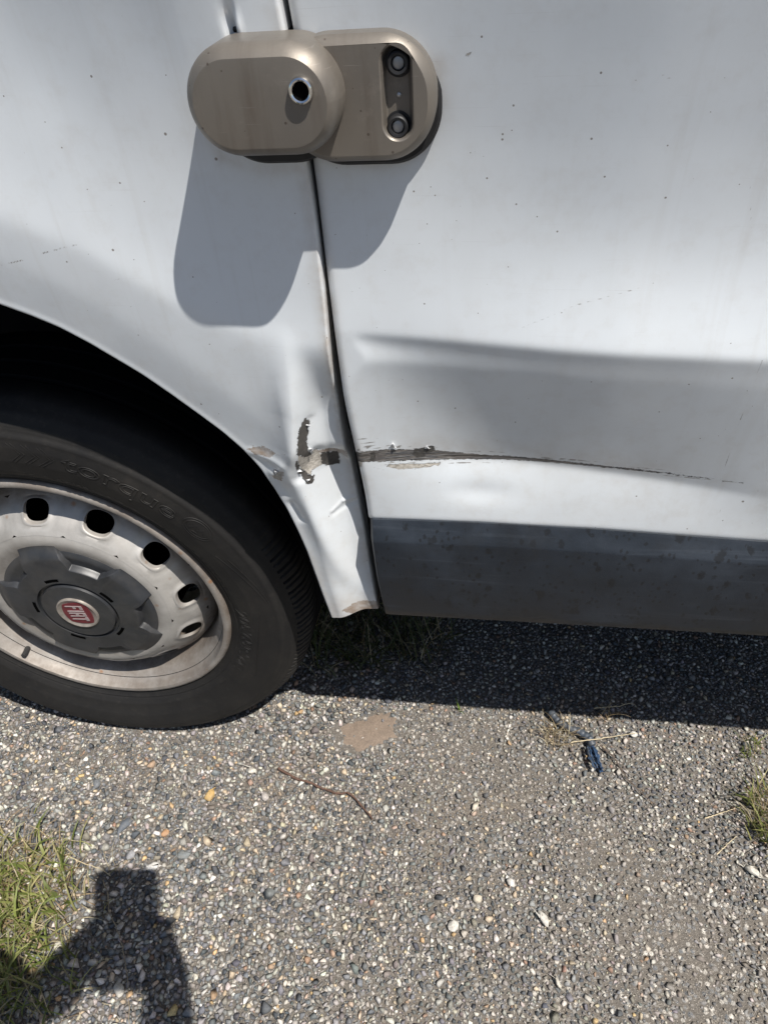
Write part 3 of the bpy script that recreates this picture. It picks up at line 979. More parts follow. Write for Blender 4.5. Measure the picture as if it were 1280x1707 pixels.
def body_shell():
    bm = bmesh.new()
    def bx(x0, x1, y0, y1, z0, z1):
        bmesh.ops.create_cube(bm, size=1, matrix=Matrix.Translation(((x0+x1)/2, (y0+y1)/2, (z0+z1)/2)) @ Matrix.Diagonal((x1-x0, y1-y0, z1-z0, 1)))
    bx(-1.7, 2.72, -0.025, 1.95, ZTOP+0.003, ZTOP+0.10)
    bx(-1.7, 2.72, 1.93, 1.97, 0.36, ZTOP)
    bx(-1.74, -1.702, -0.02, 1.96, 0.36, ZTOP)
    bx(2.73, 2.77, -0.02, 1.96, 0.36, ZTOP)
    o = bm_obj('body_shell', bm, M['body'], van)
    return o
body_shell()
box('underbody', 0.47, 2.7, 0.035, 1.9, 0.385, 0.52, M['under'], van, 0.01)
box('rear_underbody', -1.65, 0.46, 0.42, 1.9, 0.385, 0.52, M['under'], van, 0.01)
box('sill_beam', 0.405, 0.62, 0.02, 0.09, 0.385, 0.44, M['under'], van, 0.006)

# ================================================================ wheel
def lathe(prof, n):
    """prof: (r, y) pairs -> vertex array (len(prof), n, 3)"""
    th = np.linspace(0, 2*np.pi, n, endpoint=False)
    p = np.array(prof)
    V = np.zeros((len(p), n, 3))
    V[..., 0] = p[:, :1]*np.cos(th)
    V[..., 1] = p[:, 1:2]
    V[..., 2] = p[:, :1]*np.sin(th)
    return V+HUB, th

# brake drum seen through the holes: the wheel's own core
Vd, _ = lathe([(0.0, 0.085), (0.10, 0.085), (0.135, 0.10), (0.137, 0.20), (0.0, 0.20)], 48)
wheel = obj('wheel', Vd.reshape(-1, 3), grid_faces(5, 48, True), M['slot'], van, True, 40)

YS = 0.016
def tyre_surface_y(r):
    return np.interp(r, [0.205, 0.214, 0.222, 0.228, 0.245, 0.265, 0.285, 0.300, 0.314, 0.324, 0.331, 0.336],
                     [0.048, 0.038, 0.0335, 0.030, 0.0205, 0.0165, 0.0160, 0.0185, 0.0255, 0.033, 0.044, 0.060])
def squash(V):
    """tyre pressed on the ground: flat foot and bulging wall"""
    lowf = sstep(0.16, 0.0, V[..., 2])
    bul = -0.013*lowf*np.exp(-((np.hypot(V[..., 0], V[..., 2]-HUB[2])-0.285)/0.035)**2)*sstep(0.14, 0.05, V[..., 1])
    V[..., 1] += bul
    zmin = 0.0035
    V[..., 2] = np.where(V[..., 2] < zmin+0.012, zmin+np.log1p(np.exp((V[..., 2]-zmin)/0.004))*0.004, V[..., 2])
    return V
NTH = 864
prof = []
for r in list(np.linspace(0.206, 0.229, 9)) + list(np.linspace(0.2305, 0.312, 46)) + list(np.linspace(0.314, 0.330, 10)):
    y = float(tyre_surface_y(r))
    for rr, a, sg in ((0.2335, 0.0010, 0.0009), (0.2985, 0.0009, 0.0010), (0.305, -0.0008, 0.001), (0.312, 0.0008, 0.0012), (0.2365, -0.0008, 0.0008)):
        y -= a*math.exp(-((r-rr)/sg)**2)
    prof.append((r, y))
for yy, rr in ((0.046, 0.3325), (0.050, 0.3345), (0.056, 0.3362), (0.062, 0.3370), (0.074, 0.3376), (0.077, 0.3376), (0.078, 0.3300), (0.085, 0.3300), (0.086, 0.3382), (0.108, 0.3386),
               (0.109, 0.331), (0.117, 0.331), (0.118, 0.3388), (0.142, 0.3388), (0.143, 0.331), (0.151, 0.331), (0.152, 0.3384), (0.176, 0.3380), (0.19, 0.336), (0.205, 0.325), (0.22, 0.29), (0.21, 0.23), (0.20, 0.205)):
    prof.append((rr, yy))
Vt, th = lathe(prof, NTH)
rad = np.array([p[0] for p in prof])
# lateral sipes over the shoulder
per = (np.arange(NTH) % 9)
deep = np.where(per == 0, 1.0, 0.0)+np.where(per == 5, 0.6, 0.0)
pr = np.array(prof)
sh = ((pr[:, 0] > 0.321) & (pr[:, 1] < 0.072) & (pr[:, 1] > 0.028)).astype(float)
cut = 0.0042*sh[:, None]*deep[None]*sstep(math.radians(52), math.radians(32), np.abs(((th+0.35+np.pi) % (2*np.pi))-np.pi))[None]
Vt[..., 0] -= cut*np.cos(th)
Vt[..., 2] -= cut*np.sin(th)
Vt[..., 1] += cut*0.5
Vt = squash(Vt)
tyre = obj('tyre', Vt.reshape(-1, 3), [f[::-1] for f in grid_faces(len(prof), NTH, True)], M['rubber'], wheel, True, 38)

# ---- raised lettering and marks on the sidewall
def text_mesh(body, size, outline=0.0, extrude=0.0, shear=0.0):
    cu = bpy.data.curves.new('lettering', 'FONT')
    cu.body = body
    cu.size = size
    cu.align_x = 'CENTER'
    cu.align_y = 'CENTER'
    cu.shear = shear
    cu.resolution_u = 4
    if outline:
        cu.fill_mode = 'NONE'
        cu.bevel_depth = outline
        cu.bevel_resolution = 1
    else:
        cu.extrude = extrude
    ob = bpy.data.objects.new('lettering', cu)
    COL.objects.link(ob)
    dg = bpy.context.evaluated_depsgraph_get()
    me = bpy.data.meshes.new_from_object(ob.evaluated_get(dg))
    bpy.data.objects.remove(ob)
    bpy.data.curves.remove(cu)
    return me

def wrap_on_tyre(name, V, F, ang, rc, lift=0.0001):
    """V local (u along, v outward, w lift) wrapped clockwise on the sidewall"""
    V = np.asarray(V)
    th = math.radians(ang)-V[:, 0]/rc
    r = rc+V[:, 1]
    P = np.stack([HUB[0]+r*np.cos(th), tyre_surface_y(r)-lift-V[:, 2], HUB[2]+r*np.sin(th)], -1)
    P = squash(P)
    return obj(name, P, F, M['rubber'], wheel, True, 40)

def tyre_text(body, ang, rc, size, stretch=1.0, outline=0.0007, shear=0.0, tall=1.0):
    me = text_mesh(body, size, outline, shear=shear)
    V = np.array([v.co for v in me.vertices])
    F = [tuple(p.vertices) for p in me.polygons]
    bpy.data.meshes.remove(me)
    V[:, 0] *= stretch
    V[:, 1] *= tall
    return wrap_on_tyre('tyre_lettering', V, F, ang, rc)
t1 = tyre_text('205/65R16C', -13.5, 0.2475, 0.023, 1.22, 0.00055, 0.1)
tag(t1, 'raised tyre size lettering 205/65R16C')
t2 = tyre_text('torque', 57, 0.279, 0.034, 1.5, 0.00075, tall=0.95)
tag(t2, 'raised tyre maker lettering torque')
def tube(points, rad_, n=6, closed=False, caps=True):
    pts = [np.array(p, float) for p in points]
    rr = rad_ if hasattr(rad_, '__len__') else [rad_]*len(pts)
    V, F = [], []
    m = len(pts)
    for i, p in enumerate(pts):
        a = pts[(i-1) % m] if (closed or i > 0) else p
        b = pts[(i+1) % m] if (closed or i < m-1) else p
        t = b-a
        t /= np.linalg.norm(t)+1e-12
        ref = np.array([0, 0, 1.0]) if abs(t[2]) < 0.9 else np.array([1.0, 0, 0])
        u = np.cross(t, ref); u /= np.linalg.norm(u)
        v = np.cross(t, u)
        for k in range(n):
            q = 2*math.pi*k/n
            V.append(p+rr[i]*(math.cos(q)*u+math.sin(q)*v))
    for i in range(m if closed else m-1):
        for k in range(n):
            a0, a1 = i*n+k, i*n+(k+1) % n
            j = (i+1) % m
            F.append((a0, a1, j*n+(k+1) % n, j*n+k))
    if caps and not closed:
        F.append(tuple(range(n))[::-1])
        F.append(tuple((m-1)*n+k for k in range(n)))
    return V, F
def flat_marks(polys, rad_, ang, rc):
    V, F = [], []
    for pl in polys:
        v, f = tube([(a, b, 0) for a, b in pl], rad_, 5)
        o_ = len(V)
        V += v
        F += [tuple(i+o_ for i in q) for q in f]
    return wrap_on_tyre('tyre_marking', np.array(V), F, ang, rc)
chev = []
for k in range(3):
    u = k*0.017-0.017
    chev += [[(u-0.008, 0.013), (u+0.006, 0.0), (u-0.008, -0.013)], [(u-0.003, 0.013), (u+0.011, 0.0), (u-0.003, -0.013)]]
flat_marks(chev, 0.0007, 79, 0.279)
oval = []
for a, b in ((0.021, 0.014), (0.017, 0.011)):
    oval.append([(a*math.cos(q), b*math.sin(q)) for q in np.linspace(0, 6.2832, 30)])
oval += [[(-0.010, -0.004), (-0.003, 0.006), (0.001, -0.002), (0.006, 0.005), (0.011, -0.005)], [(-0.004, -0.007), (0.004, -0.006)]]
flat_marks(oval, 0.0006, 36.5, 0.282)
# long sweeping style lines and fine dashes
flat_marks([[(u, 0.016*math.sin(u*16)) for u in np.linspace(-0.05, 0.05, 16)], [(u, 0.006+0.012*math.sin(u*16)) for u in np.linspace(-0.04, 0.05, 16)]], 0.0006, 17, 0.280)
dash = []
rd = random.Random(4)
u = -0.085
while u < 0.085:
    l = rd.uniform(0.0015, 0.006)
    if rd.random() < 0.75:
        dash.append([(u, 0), (u+l, rd.uniform(-0.0015, 0.0015))])
        if rd.random() < 0.4:
            dash.append([(u+l*0.5, -0.002), (u+l*0.5, 0.002)])
    u += l+rd.uniform(0.002, 0.006)
flat_marks(dash, 0.0004, 22, 0.2415)
flat_marks([[(a+0.004, b-0.001) for a, b in d] for d in dash[:14]], 0.0004, -58, 0.246)
flat_marks(dash[3:], 0.0004, 68, 0.246)
flat_marks([[(-0.085, 0.0), (-0.085, 0.022)], [(-0.06, 0.024), (0.075, 0.024)], [(0.082, -0.004), (0.082, 0.02)]], 0.0005, -11, 0.2525)

# ---- steel rim: barrel + disc with twelve slots
bar = [(0.2235, 0.0360), (0.2240, 0.0320), (0.2215, 0.0275), (0.2175, 0.0262), (0.2135, 0.0275), (0.2110, 0.0345), (0.2080, 0.0450), (0.2010, 0.0490), (0.1990, 0.0560), (0.1965, 0.0620), (0.1940, 0.085), (0.186, 0.098), (0.182, 0.12), (0.182, 0.20)]
Vb, thb = lathe(bar, 160)
rdn = np.random.default_rng(5)
nz = np.convolve(np.tile(rdn.normal(0, 1, 160), 3), np.ones(5)/5, 'same')[160:320]
for i in (1, 2, 3, 4):
    Vb[i, :, 1] += 0.0005*nz
rim = obj('rim', Vb.reshape(-1, 3), [f[::-1] for f in grid_faces(len(bar), 160, True)], M['rim'], wheel, True, 45)
gr = np.repeat([0.95, 0.95, 0.85, 0.7, 0.75, 0.75, 0.7, 0.75, 0.8, 0.9, 0.95, 1, 1, 1], 160)
add_attr(rim, 'grime', gr)

DP_R = [0.070, 0.100, 0.112, 0.122, 0.132, 0.142, 0.150, 0.160, 0.170, 0.178, 0.184, 0.1875, 0.189]
DP_Y = [0.030, 0.0300, 0.0275, 0.0260, 0.0275, 0.0325, 0.0390, 0.0490, 0.0590, 0.0670, 0.0750, 0.0860, 0.1000]
def disc_y(r):
    return np.interp(r, DP_R, DP_Y)
def rim_disc():
    NH = 12
    sect = 2*math.pi/NH
    rc, ru, rl = 0.1595, 0.0124, 0.0184       # hole centre radius, radial and tangential half sizes
    r0, r1 = 0.134, 0.1775
    K = 40
    V, F, G = [], [], []
    # ring rows per sector: hole outline -> sector outline
    def super_pt(a):
        c, s_ = math.cos(a), math.sin(a)
        k = (abs(c)**2.5+abs(s_)**2.5)**(-1/2.5)
        return c*k, s_*k
    hw = sect/2
    def outline(a):
        c, s_ = math.cos(a), math.sin(a)
        k = 1/max(abs(c), abs(s_))
        return c*k, s_*k
    steps = [0.0, 0.06, 0.16, 0.30, 0.5, 0.75, 1.0]
    phase = math.radians(3)
    for h in range(NH):
        base = len(V)
        tc = phase+h*sect
        for f in [-0.35, -0.12]+steps:
            for j in range(K):
                a = 2*math.pi*(j+0.5)/K+0.0
                hx, hy = super_pt(a)
                ox, oy = outline(a)
                t_h, r_h = hx*rl/rc, rc+hy*ru
                t_o = ox*hw
                r_o = (r0+r1)/2+oy*(r1-r0)/2
                g = max(f, 0)
                t_ = t_h+(t_o-t_h)*g
                r_ = r_h+(r_o-r_h)*g
                y = float(disc_y(r_))
                y -= 0.0014*math.exp(-((g-0.05)/0.12)**2)
                y += 0.0016*math.exp(-((g-0.34)/0.10)**2)
                if f < 0:
                    y += -f*0.018
                    r_ = rc+(r_-rc)*(1+f*0.10)
                    t_ = t_*(1+f*0.10)
                V.append((HUB[0]+r_*math.cos(tc+t_), y, HUB[2]+r_*math.sin(tc+t_)))
                G.append(0.22+0.6*float(sstep(0.160, 0.176, r_))+0.25*float(sstep(0.06, 0.0, max(f, 0))))
        nr = len(steps)+2
        for i in range(nr-1):
            for j in range(K):
                k = (j+1) % K
                F.append((base+i*K+j, base+i*K+k, base+(i+1)*K+k, base+(i+1)*K+j))
    # inner and outer plain rings
    for rr in (np.linspace(0.070, 0.1345, 14), np.linspace(0.1765, 0.189, 8)):
        base = len(V)
        n = 180
        for r_ in rr:
            for j in range(n):
                a = 2*math.pi*j/n
                lift = 0.0006 if abs(r_-rr[0]) < 1e-6 and rr[0] > 0.15 else 0
                V.append((HUB[0]+r_*math.cos(a), float(disc_y(r_))+(0.0004 if (r_ > 0.134 and r_ < 0.15) or (0.17 < r_ < 0.1768) else 0), HUB[2]+r_*math.sin(a)))
                G.append(0.22+0.35*float(sstep(0.128, 0.112, r_)) if r_ < 0.15 else 0.85)
        for i in range(len(rr)-1):
            for j in range(n):
                k = (j+1) % n
                F.append((base+i*n+j, base+i*n+k, base+(i+1)*n+k, base+(i+1)*n+j))
    bm = bmesh.new()
    o_ = obj('wheel_disc', V, F, M['rim'], wheel, True, 55)
    bm.from_mesh(o_.data)
    bmesh.ops.recalc_face_normals(bm, faces=bm.faces[:])
    bm.to_mesh(o_.data)
    bm.free()
    add_attr(o_, 'grime', G)
    return o_
rd_ = rim_disc()
rd_.location = (0.003, 0, -0.003)

# ---- grey hub cap with five scalloped notches
NOTCH = [66, -6, -78, -150, 138]
HUB = HUB+np.array([0.009, 0, -0.005])
def hub_cap():
    n = 720
    ths = np.linspace(0, 2*np.pi, n, endpoint=False)
    dmin = np.full(n, 9.0)
    for a in NOTCH:
        d = (ths-math.radians(a)+np.pi) % (2*np.pi)-np.pi
        dmin = np.minimum(dmin, np.abs(d))
    rr = np.concatenate([np.linspace(0.004, 0.046, 8), [0.0520, 0.0535, 0.0545, 0.0575, 0.0585], np.linspace(0.061, 0.118, 40)])
    rows = []
    halfw = math.radians(21)
    for r in rr:
        # outline: circle outside the notch, drawn-in arc inside it
        inn = sstep(halfw+0.03, halfw-0.03, dmin)
        rmax = 0.121-0.011*inn
        k = r if r < 0.062 else 0.062+(r-0.062)*(rmax-0.062)/(0.118-0.062)
        k = np.full(n, r) if r < 0.062 else k
        y = 0.0145+0.0035*(r/0.12)**2+0.009*sstep(0.100, 0.121, k)
        # moat round the centre disc
        y = y+0.0050*((r > 0.0525) & (r < 0.058))
        y = y+(-0.0012 if r < 0.0525 else 0)
        # ramped recess
        wloc = halfw*(0.62+0.38*sstep(0.085, 0.118, k))
        rec = sstep(wloc+0.012, wloc-0.012, dmin)*sstep(0.0855, 0.0885, k)
        y = y+rec*(0.0078*sstep(0.130, 0.086, k)+0.0015)
        rows.append(np.stack([HUB[0]+k*np.cos(ths), y+0*k, HUB[2]+k*np.sin(ths)], -1))
    skirt = rows[-1].copy()
    skirt[:, 1] += 0.012
    rows.append(skirt)
    V = np.array(rows)
    F = [f[::-1] for f in grid_faces(len(rows), n, True)]
    F.append(tuple(range(n)))
    return obj('hub_cap', V.reshape(-1, 3), F, M['cap'], wheel, True, 32)
hc = hub_cap()
tag(hc, 'dark grey plastic hub cap with scalloped notches')
# arc slots round the centre: black strips painted for their shaded depth
for a in (105, 33, -39, -111, 177):
    V = []
    for rad_, dy in ((0.0620, 0.0), (0.0620, -0.0006), (0.0665, -0.0006), (0.0665, 0.0)):
        for q in np.linspace(-0.17, 0.17, 9):
            t_ = math.radians(a)+q
            V.append((HUB[0]+rad_*math.cos(t_), 0.0146+0.0035*(rad_/0.12)**2+dy, HUB[2]+rad_*math.sin(t_)))
    F = grid_faces(4, 9)
    obj('cap_slot', V, F, M['slot'], wheel)
# emblem: ring, red shield and silver letters
YE = 0.0125
Ve, _ = lathe([(0.0, YE), (0.024, YE), (0.0262, YE-0.0012), (0.0285, YE-0.0022), (0.0300, YE-0.0014), (0.0306, YE+0.003)], 56)
em = obj('emblem', Ve.reshape(-1, 3), [f[::-1] for f in grid_faces(6, 56, True)], M['emblem_ring'], wheel, True, 40)
tag(em, 'round FIAT emblem, red shield in a tarnished silver ring')
TA = math.radians(-86)
ex, ez = np.array([math.cos(TA), math.sin(TA)]), np.array([-math.sin(TA), math.cos(TA)])
def emb_pts(pl, y):
    return [(HUB[0]+u*ex[0]+v*ez[0], y, HUB[2]+u*ex[1]+v*ez[1]) for u, v in pl]
side = []
cs = [(-0.0175, -0.0165), (0.0175, -0.0165), (0.0200, 0.0170), (-0.0200, 0.0170)]
bul = [0.0042, 0.0028, 0.0040, 0.0028]
for i in range(4):
    a, b_ = np.array(cs[i]), np.array(cs[(i+1) % 4])
    nrm_ = np.array([(b_-a)[1], -(b_-a)[0]])
    nrm_ /= np.linalg.norm(nrm_)
    for t_ in np.linspace(0, 1, 9)[:-1]:
        side.append(tuple(a+(b_-a)*t_+nrm_*bul[i]*4*t_*(1-t_)))
ns = len(side)
V = emb_pts(side, YE-0.0002)+emb_pts(side, YE-0.0010)
F = [tuple(range(ns, 2*ns))]+[(i, (i+1) % ns, ns+(i+1) % ns, ns+i) for i in range(ns)]
obj('emblem_shield', V, F, M['emblem_red'], wheel)
def emb_letters():
    # condensed slab letters drawn as bars in (u along, v up)
    L = {'F': [((-1, -1), (-0.62, 1)), ((-0.62, 0.66), (1, 1)), ((-0.62, -0.12), (0.55, 0.2))],
         'I': [((-0.28, -1), (0.28, 1))],
         'A': [((-1, -1), (-0.62, 1)), ((0.62, -1), (1, 1)), ((-0.62, 0.66), (0.62, 1)), ((-0.62, -0.22), (0.62, 0.10))],
         'T': [((-0.2, -1), (0.2, 0.66)), ((-1, 0.66), (1, 1))]}
    V, F = [], []
    for ch, u0, wd in (('F', -0.0125, 0.0036), ('I', -0.0052, 0.0034), ('A', 0.0022, 0.0038), ('T', 0.0118, 0.0036)):
        for (a, b_) in L[ch]:
            q = [(u0+a[0]*wd, a[1]*0.0125), (u0+b_[0]*wd, a[1]*0.0125), (u0+b_[0]*wd, b_[1]*0.0125), (u0+a[0]*wd, b_[1]*0.0125)]
            k = len(V)
            V += emb_pts(q, YE-0.0011)+emb_pts(q, YE-0.0019)
            F += [(k+4, k+5, k+6, k+7), (k, k+1, k+5, k+4), (k+1, k+2, k+6, k+5), (k+2, k+3, k+7, k+6), (k+3, k, k+4, k+7)]
    return obj('emblem_letters', V, F, M['emblem_letters'], wheel)
emb_letters()
HUB = HUB-np.array([0.009, 0, -0.005])
# valve stem
pv = at_y((45, 1084), 0.040)
v_, f_ = tube([pv+np.array([-0.012, 0.03, -0.010]), pv+np.array([-0.004, 0.012, -0.004]), pv+np.array([0, -0.006, 0]), pv+np.array([0.0, -0.012, 0.001])], [0.0055, 0.005, 0.004, 0.0034], 10)
obj('valve_stem', v_, f_, M['brass'], wheel, True, 50)

# ================================================================ door lock
def stadium(cx, cz, hw, hh, rad_, n=14):
    rad_ = min(rad_, hw, hh)
    pts = []
    for (sx, sz, a0) in ((1, 1, 0), (-1, 1, 90), (-1, -1, 180), (1, -1, 270)):
        for k in range(n+1):
            a = math.radians(a0+90*k/n)
            pts.append((cx+sx*(hw-rad_)+rad_*math.cos(a), cz+sz*(hh-rad_)+rad_*math.sin(a)))
    return pts
def loft(name, cx, cz, hw, hh, rad_, rings, mat, parent, angle=28, rot=0.0, cap=True):
    """rings: (inset, y) from the back to the face"""
    V = []
    n = 0
    for ins, y in rings:
        p = stadium(0, 0, hw-ins, hh-ins, max(rad_-ins, 0.002))
        n = len(p)
        for u, v in p:
            V.append((cx+u*math.cos(rot)-v*math.sin(rot), y, cz+u*math.sin(rot)+v*math.cos(rot)))
    F = [f for f in grid_faces(len(rings), n, True)]
    if cap:
        F.append(tuple(range((len(rings)-1)*n, len(rings)*n)))
    o_ = obj(name, V, F, mat, parent, True, angle)
    return o_
LY = -0.036                                     # paint surface behind the lock
pL, pR = at_y((310, 140), -0.080), at_y((582, 165), -0.056)
pT, pB = at_y((445, 51), -0.052), at_y((447, 258), -0.082)
ccx, ccz = (pL[0]+pR[0])/2, (pT[2]+pB[2])/2
chw, chh = (pR[0]-pL[0])/2, (pT[2]-pB[2])/2
kR = at_y((728, 158), -0.056)
kT, kB = at_y((640, 50), -0.056), at_y((640, 264), -0.056)
kL = ccx+0.004
kcx, kcz = (kL+kR[0])/2, (kT[2]+kB[2])/2
khw, khh = (kR[0]-kL)/2, (kT[2]-kB[2])/2
LROT = 0.0
# the black rubber gaskets, left half and right half, are the lock's base
gs = []
lockbase = loft('door_lock', ccx-0.0040, ccz-0.0085, chw-0.002, chh+0.0075, 0.037, [(0.0, LY+0.010), (0.0, LY-0.008), (0.002, LY-0.011)], M['black'], van)
tag(lockbase, 'bronze two piece security lock across the door gap')
loft('gasket', kcx+0.003, kcz-0.0062, khw-0.0005, khh+0.0010, 0.034, [(0.0, LY+0.010), (0.0, LY-0.007), (0.002, LY-0.009)], M['black'], lockbase)
cover = loft('lock_cover', ccx, ccz, chw, chh, 0.0365,
             [(0.002, LY-0.0085), (0.0006, LY-0.011), (0.0, LY-0.016), (0.0, LY-0.045), (0.0004, LY-0.0478), (0.0014, LY-0.0505), (0.0030, LY-0.0532), (0.0050, LY-0.0556), (0.0068, LY-0.0572), (0.0076, LY-0.0573), (0.03, LY-0.0573)], M['lock'], lockbase, 24)
# keeper plate with a recessed bolt slot
sc_ = (at_y((660, 82), -0.066)+at_y((660, 232), -0.066))/2
s0, s1 = at_y((636, 150), -0.066), at_y((686, 150), -0.066)
st0, st1 = at_y((661, 73), -0.066), at_y((660, 233), -0.066)
scx, scz, shw, shh = (s0[0]+s1[0])/2, (st0[2]+st1[2])/2, (s1[0]-s0[0])/2, (st0[2]-st1[2])/2
def keeper():
    face = LY-0.0300
    rings = [(0.0015, LY-0.006), (0.0, LY-0.009), (0.0, LY-0.0235), (0.0015, LY-0.0268), (0.0042, LY-0.0293), (0.0050, face)]
    V, n = [], 0
    for ins, y in rings:
        p = stadium(kcx, kcz, khw-ins, khh-ins, 0.034-ins)
        n = len(p)
        V += [(u, y, v) for u, v in p]
    F = grid_faces(len(rings), n, True)
    nb = len(V)
    hole = []
    for k, (ins, y) in enumerate([(-0.0010, face), (0.0, face+0.0008), (0.0008, face+0.003), (0.0014, face+0.0075), (0.0024, face+0.0085)]):
        p = stadium(scx, scz, shw-ins, shh-ins, shw-ins)
        V += [(u, y, v) for u, v in p]
    for i in range(4):
        for j in range(n):
            k = (j+1) % n
            F.append((nb+i*n+j, nb+i*n+k, nb+(i+1)*n+k, nb+(i+1)*n+j))
    F.append(tuple(range(nb+4*n, nb+5*n)))
    lo = (len(rings)-1)*n
    for j in range(n):
        k = (j+1) % n
        F.append((lo+j, lo+k, nb+k, nb+j))
    me = bpy.data.meshes.new('keeper_plate')
    me.from_pydata(V, [], F)
    bm = bmesh.new()
    bm.from_mesh(me)
    bmesh.ops.recalc_face_normals(bm, faces=bm.faces[:])
    bpy.data.meshes.remove(me)
    o_ = bm_obj('keeper_plate', bm, M['lock'], lockbase, True, 24)
    return o_, face
kp, KF = keeper()
def lathe_at(name, c, prof, mat, parent, n=28, angle=35):
    V = []
    for r, y in prof:
        for k in range(n):
            a = 2*math.pi*k/n
            V.append((c[0]+r*math.cos(a), y, c[2]+r*math.sin(a)))
    F = [f for f in grid_faces(len(prof), n, True)]
    F.append(tuple(range((len(prof)-1)*n, len(prof)*n)))
    bm = bmesh.new()
    me = bpy.data.meshes.new(name)
    me.from_pydata(V, [], F)
    bm.from_mesh(me)
    bmesh.ops.recalc_face_normals(bm, faces=bm.faces[:])
    bpy.data.meshes.remove(me)
    return bm_obj(name, bm, mat, parent, True, angle)
for px in ((664, 103), (664, 209)):
    c = at_y(px, KF+0.006)
    bo = lathe_at('bolt', c, [(0.0084, KF+0.0084), (0.0084, KF+0.0076), (0.0070, KF+0.0076), (0.0066, KF+0.0026), (0.0058, KF+0.0019), (0.0044, KF+0.0022), (0.0042, KF+0.0060)], M['black'], lockbase)
    lathe_at('bolt_centre', c, [(0.0042, KF+0.0058), (0.0036, KF+0.0046), (0.0030, KF+0.0043)], M['bolt'], lockbase)
c = at_y((665, 157), KF+0.0084)
lathe_at('rivet', c, [(0.0016, KF+0.0086), (0.0014, KF+0.0076), (0.0005, KF+0.0070)], M['bolt'], lockbase, 12)
FY = LY-0.0572
c = at_y((501, 151), FY-0.003)
lathe_at('key_cylinder', c, [(0.0076, FY+0.001), (0.0075, FY-0.0022), (0.0070, FY-0.0036), (0.0061, FY-0.0041), (0.0052, FY-0.0036), (0.0045, FY-0.0020), (0.0043, FY+0.002)], M['chrome'], lockbase)
lathe_at('keyhole', c, [(0.0046, FY-0.0004), (0.0043, FY-0.0012), (0.0036, FY-0.0009), (0.0030, FY-0.0008)], M['slot'], lockbase)  # flat black disc painted for the dark depth of the keyhole
# foam edge and bent metal strip showing above the cover
v_, f_ = tube([at_y((346, 62), LY-0.005), at_y((358, 50), LY-0.006), at_y((372, 47), LY-0.006), at_y((420, 46), LY-0.006), at_y((462, 45), LY-0.005)], [0.0016, 0.0022, 0.0024, 0.0024, 0.0018], 8)
obj('foam_strip', v_, f_, M['black'], lockbase, True, 50)
v_, f_ = tube([at_y((420, 43), LY-0.007), at_y((445, 41), LY-0.009), at_y((460, 39), LY-0.009), at_y((464, 44), LY-0.007)], [0.0008, 0.0011, 0.0011, 0.0010], 6)
obj('metal_strip', v_, f_, M['bolt'], lockbase, True, 50)
v_, f_ = tube([at_y((448, 46), LY-0.007), at_y((449, 38), LY-0.010), at_y((450, 33), LY-0.009)], [0.0006, 0.0005, 0.0002], 5)
obj('foam_shred', v_, f_, M['black'], lockbase, True, 50)

# ================================================================ grass, straw, debris
def blades(name, label, spec, seed, cat='grass', kind='stuff'):
    """spec: list of (centre xy fn, count, length range, lean, palette)"""
    r = random.Random(seed)
    V, F, C = [], [], []
    for (fn, count, lmin, lmax, lean, pal, wmax, z0) in spec:
        for _ in range(count):
            x, y = fn(r)
            L = r.uniform(lmin, lmax)
            a = r.uniform(0, 2*math.pi)
            le = r.uniform(*lean)
            wd = r.uniform(0.5, 1.0)*wmax
            c = pal[r.randrange(len(pal))]
            k = r.uniform(0.75, 1.25)
            c = tuple(min(0.8, q*k) for q in c)
            dx, dy = math.cos(a), math.sin(a)
            tw = r.uniform(-0.9, 0.9)
            sx, sy = -math.sin(a+tw), math.cos(a+tw)
            px_, py_, pz = x, y, z0
            n = 5
            ang = r.uniform(0.1, 0.5)
            b0 = len(V)
            cv = r.uniform(-1.2, 1.2)
            for i in range(n+1):
                t = i/n
                ww = wd*(1-t**1.6)*0.5+0.00012
                V.append((px_-sx*ww, py_-sy*ww, max(pz, 0.002)))
                V.append((px_+sx*ww, py_+sy*ww, max(pz, 0.002)+wd*0.15))
                C += [c, c]
                ang2 = ang+le*t
                st = L/n
                aa = a+cv*t*0.6
                px_ += math.cos(aa)*math.sin(ang2)*st
                py_ += math.sin(aa)*math.sin(ang2)*st
                pz += math.cos(ang2)*st
            for i in range(n):
                q = b0+2*i
                F.append((q, q+1, q+3, q+2))
    o_ = obj(name, V, F, M['blade'], None, True)
    a = o_.data.attributes.new('col', 'FLOAT_COLOR', 'POINT')
    a.data.foreach_set('color', np.concatenate([np.array(C), np.ones((len(C), 1))], 1).astype(np.float32).ravel())
    tag(o_, label, cat, kind=kind)
    return o_
GREEN = [(0.16, 0.20, 0.045), (0.21, 0.245, 0.065), (0.27, 0.29, 0.09), (0.13, 0.16, 0.04)]
YELL = [(0.34, 0.33, 0.13), (0.28, 0.29, 0.10), (0.42, 0.37, 0.19)]
STRAW = [(0.46, 0.38, 0.24), (0.38, 0.29, 0.17), (0.52, 0.45, 0.30), (0.30, 0.21, 0.12)]
def region(px, pull=0.0):
    poly = np.array([at_z(p)[:2] for p in px])
    lo, hi = poly.min(0), poly.max(0)
    def fn(r):
        for _ in range(200):
            q = np.array([[r.uniform(lo[0], hi[0]), r.uniform(lo[1], hi[1])]])
            d = poly_sd(q, poly)[0]
            if d > 0 and (pull == 0 or r.random() < d/pull):
                return q[0]
        return poly.mean(0)
    return fn
left = region([(-160, 1400), (-40, 1375), (70, 1380), (140, 1405), (165, 1470), (150, 1540), (105, 1600), (60, 1680), (20, 1730), (-160, 1760)], 0.075)
left_wide = region([(-60, 1350), (120, 1350), (200, 1420), (215, 1560), (170, 1680), (60, 1720)])
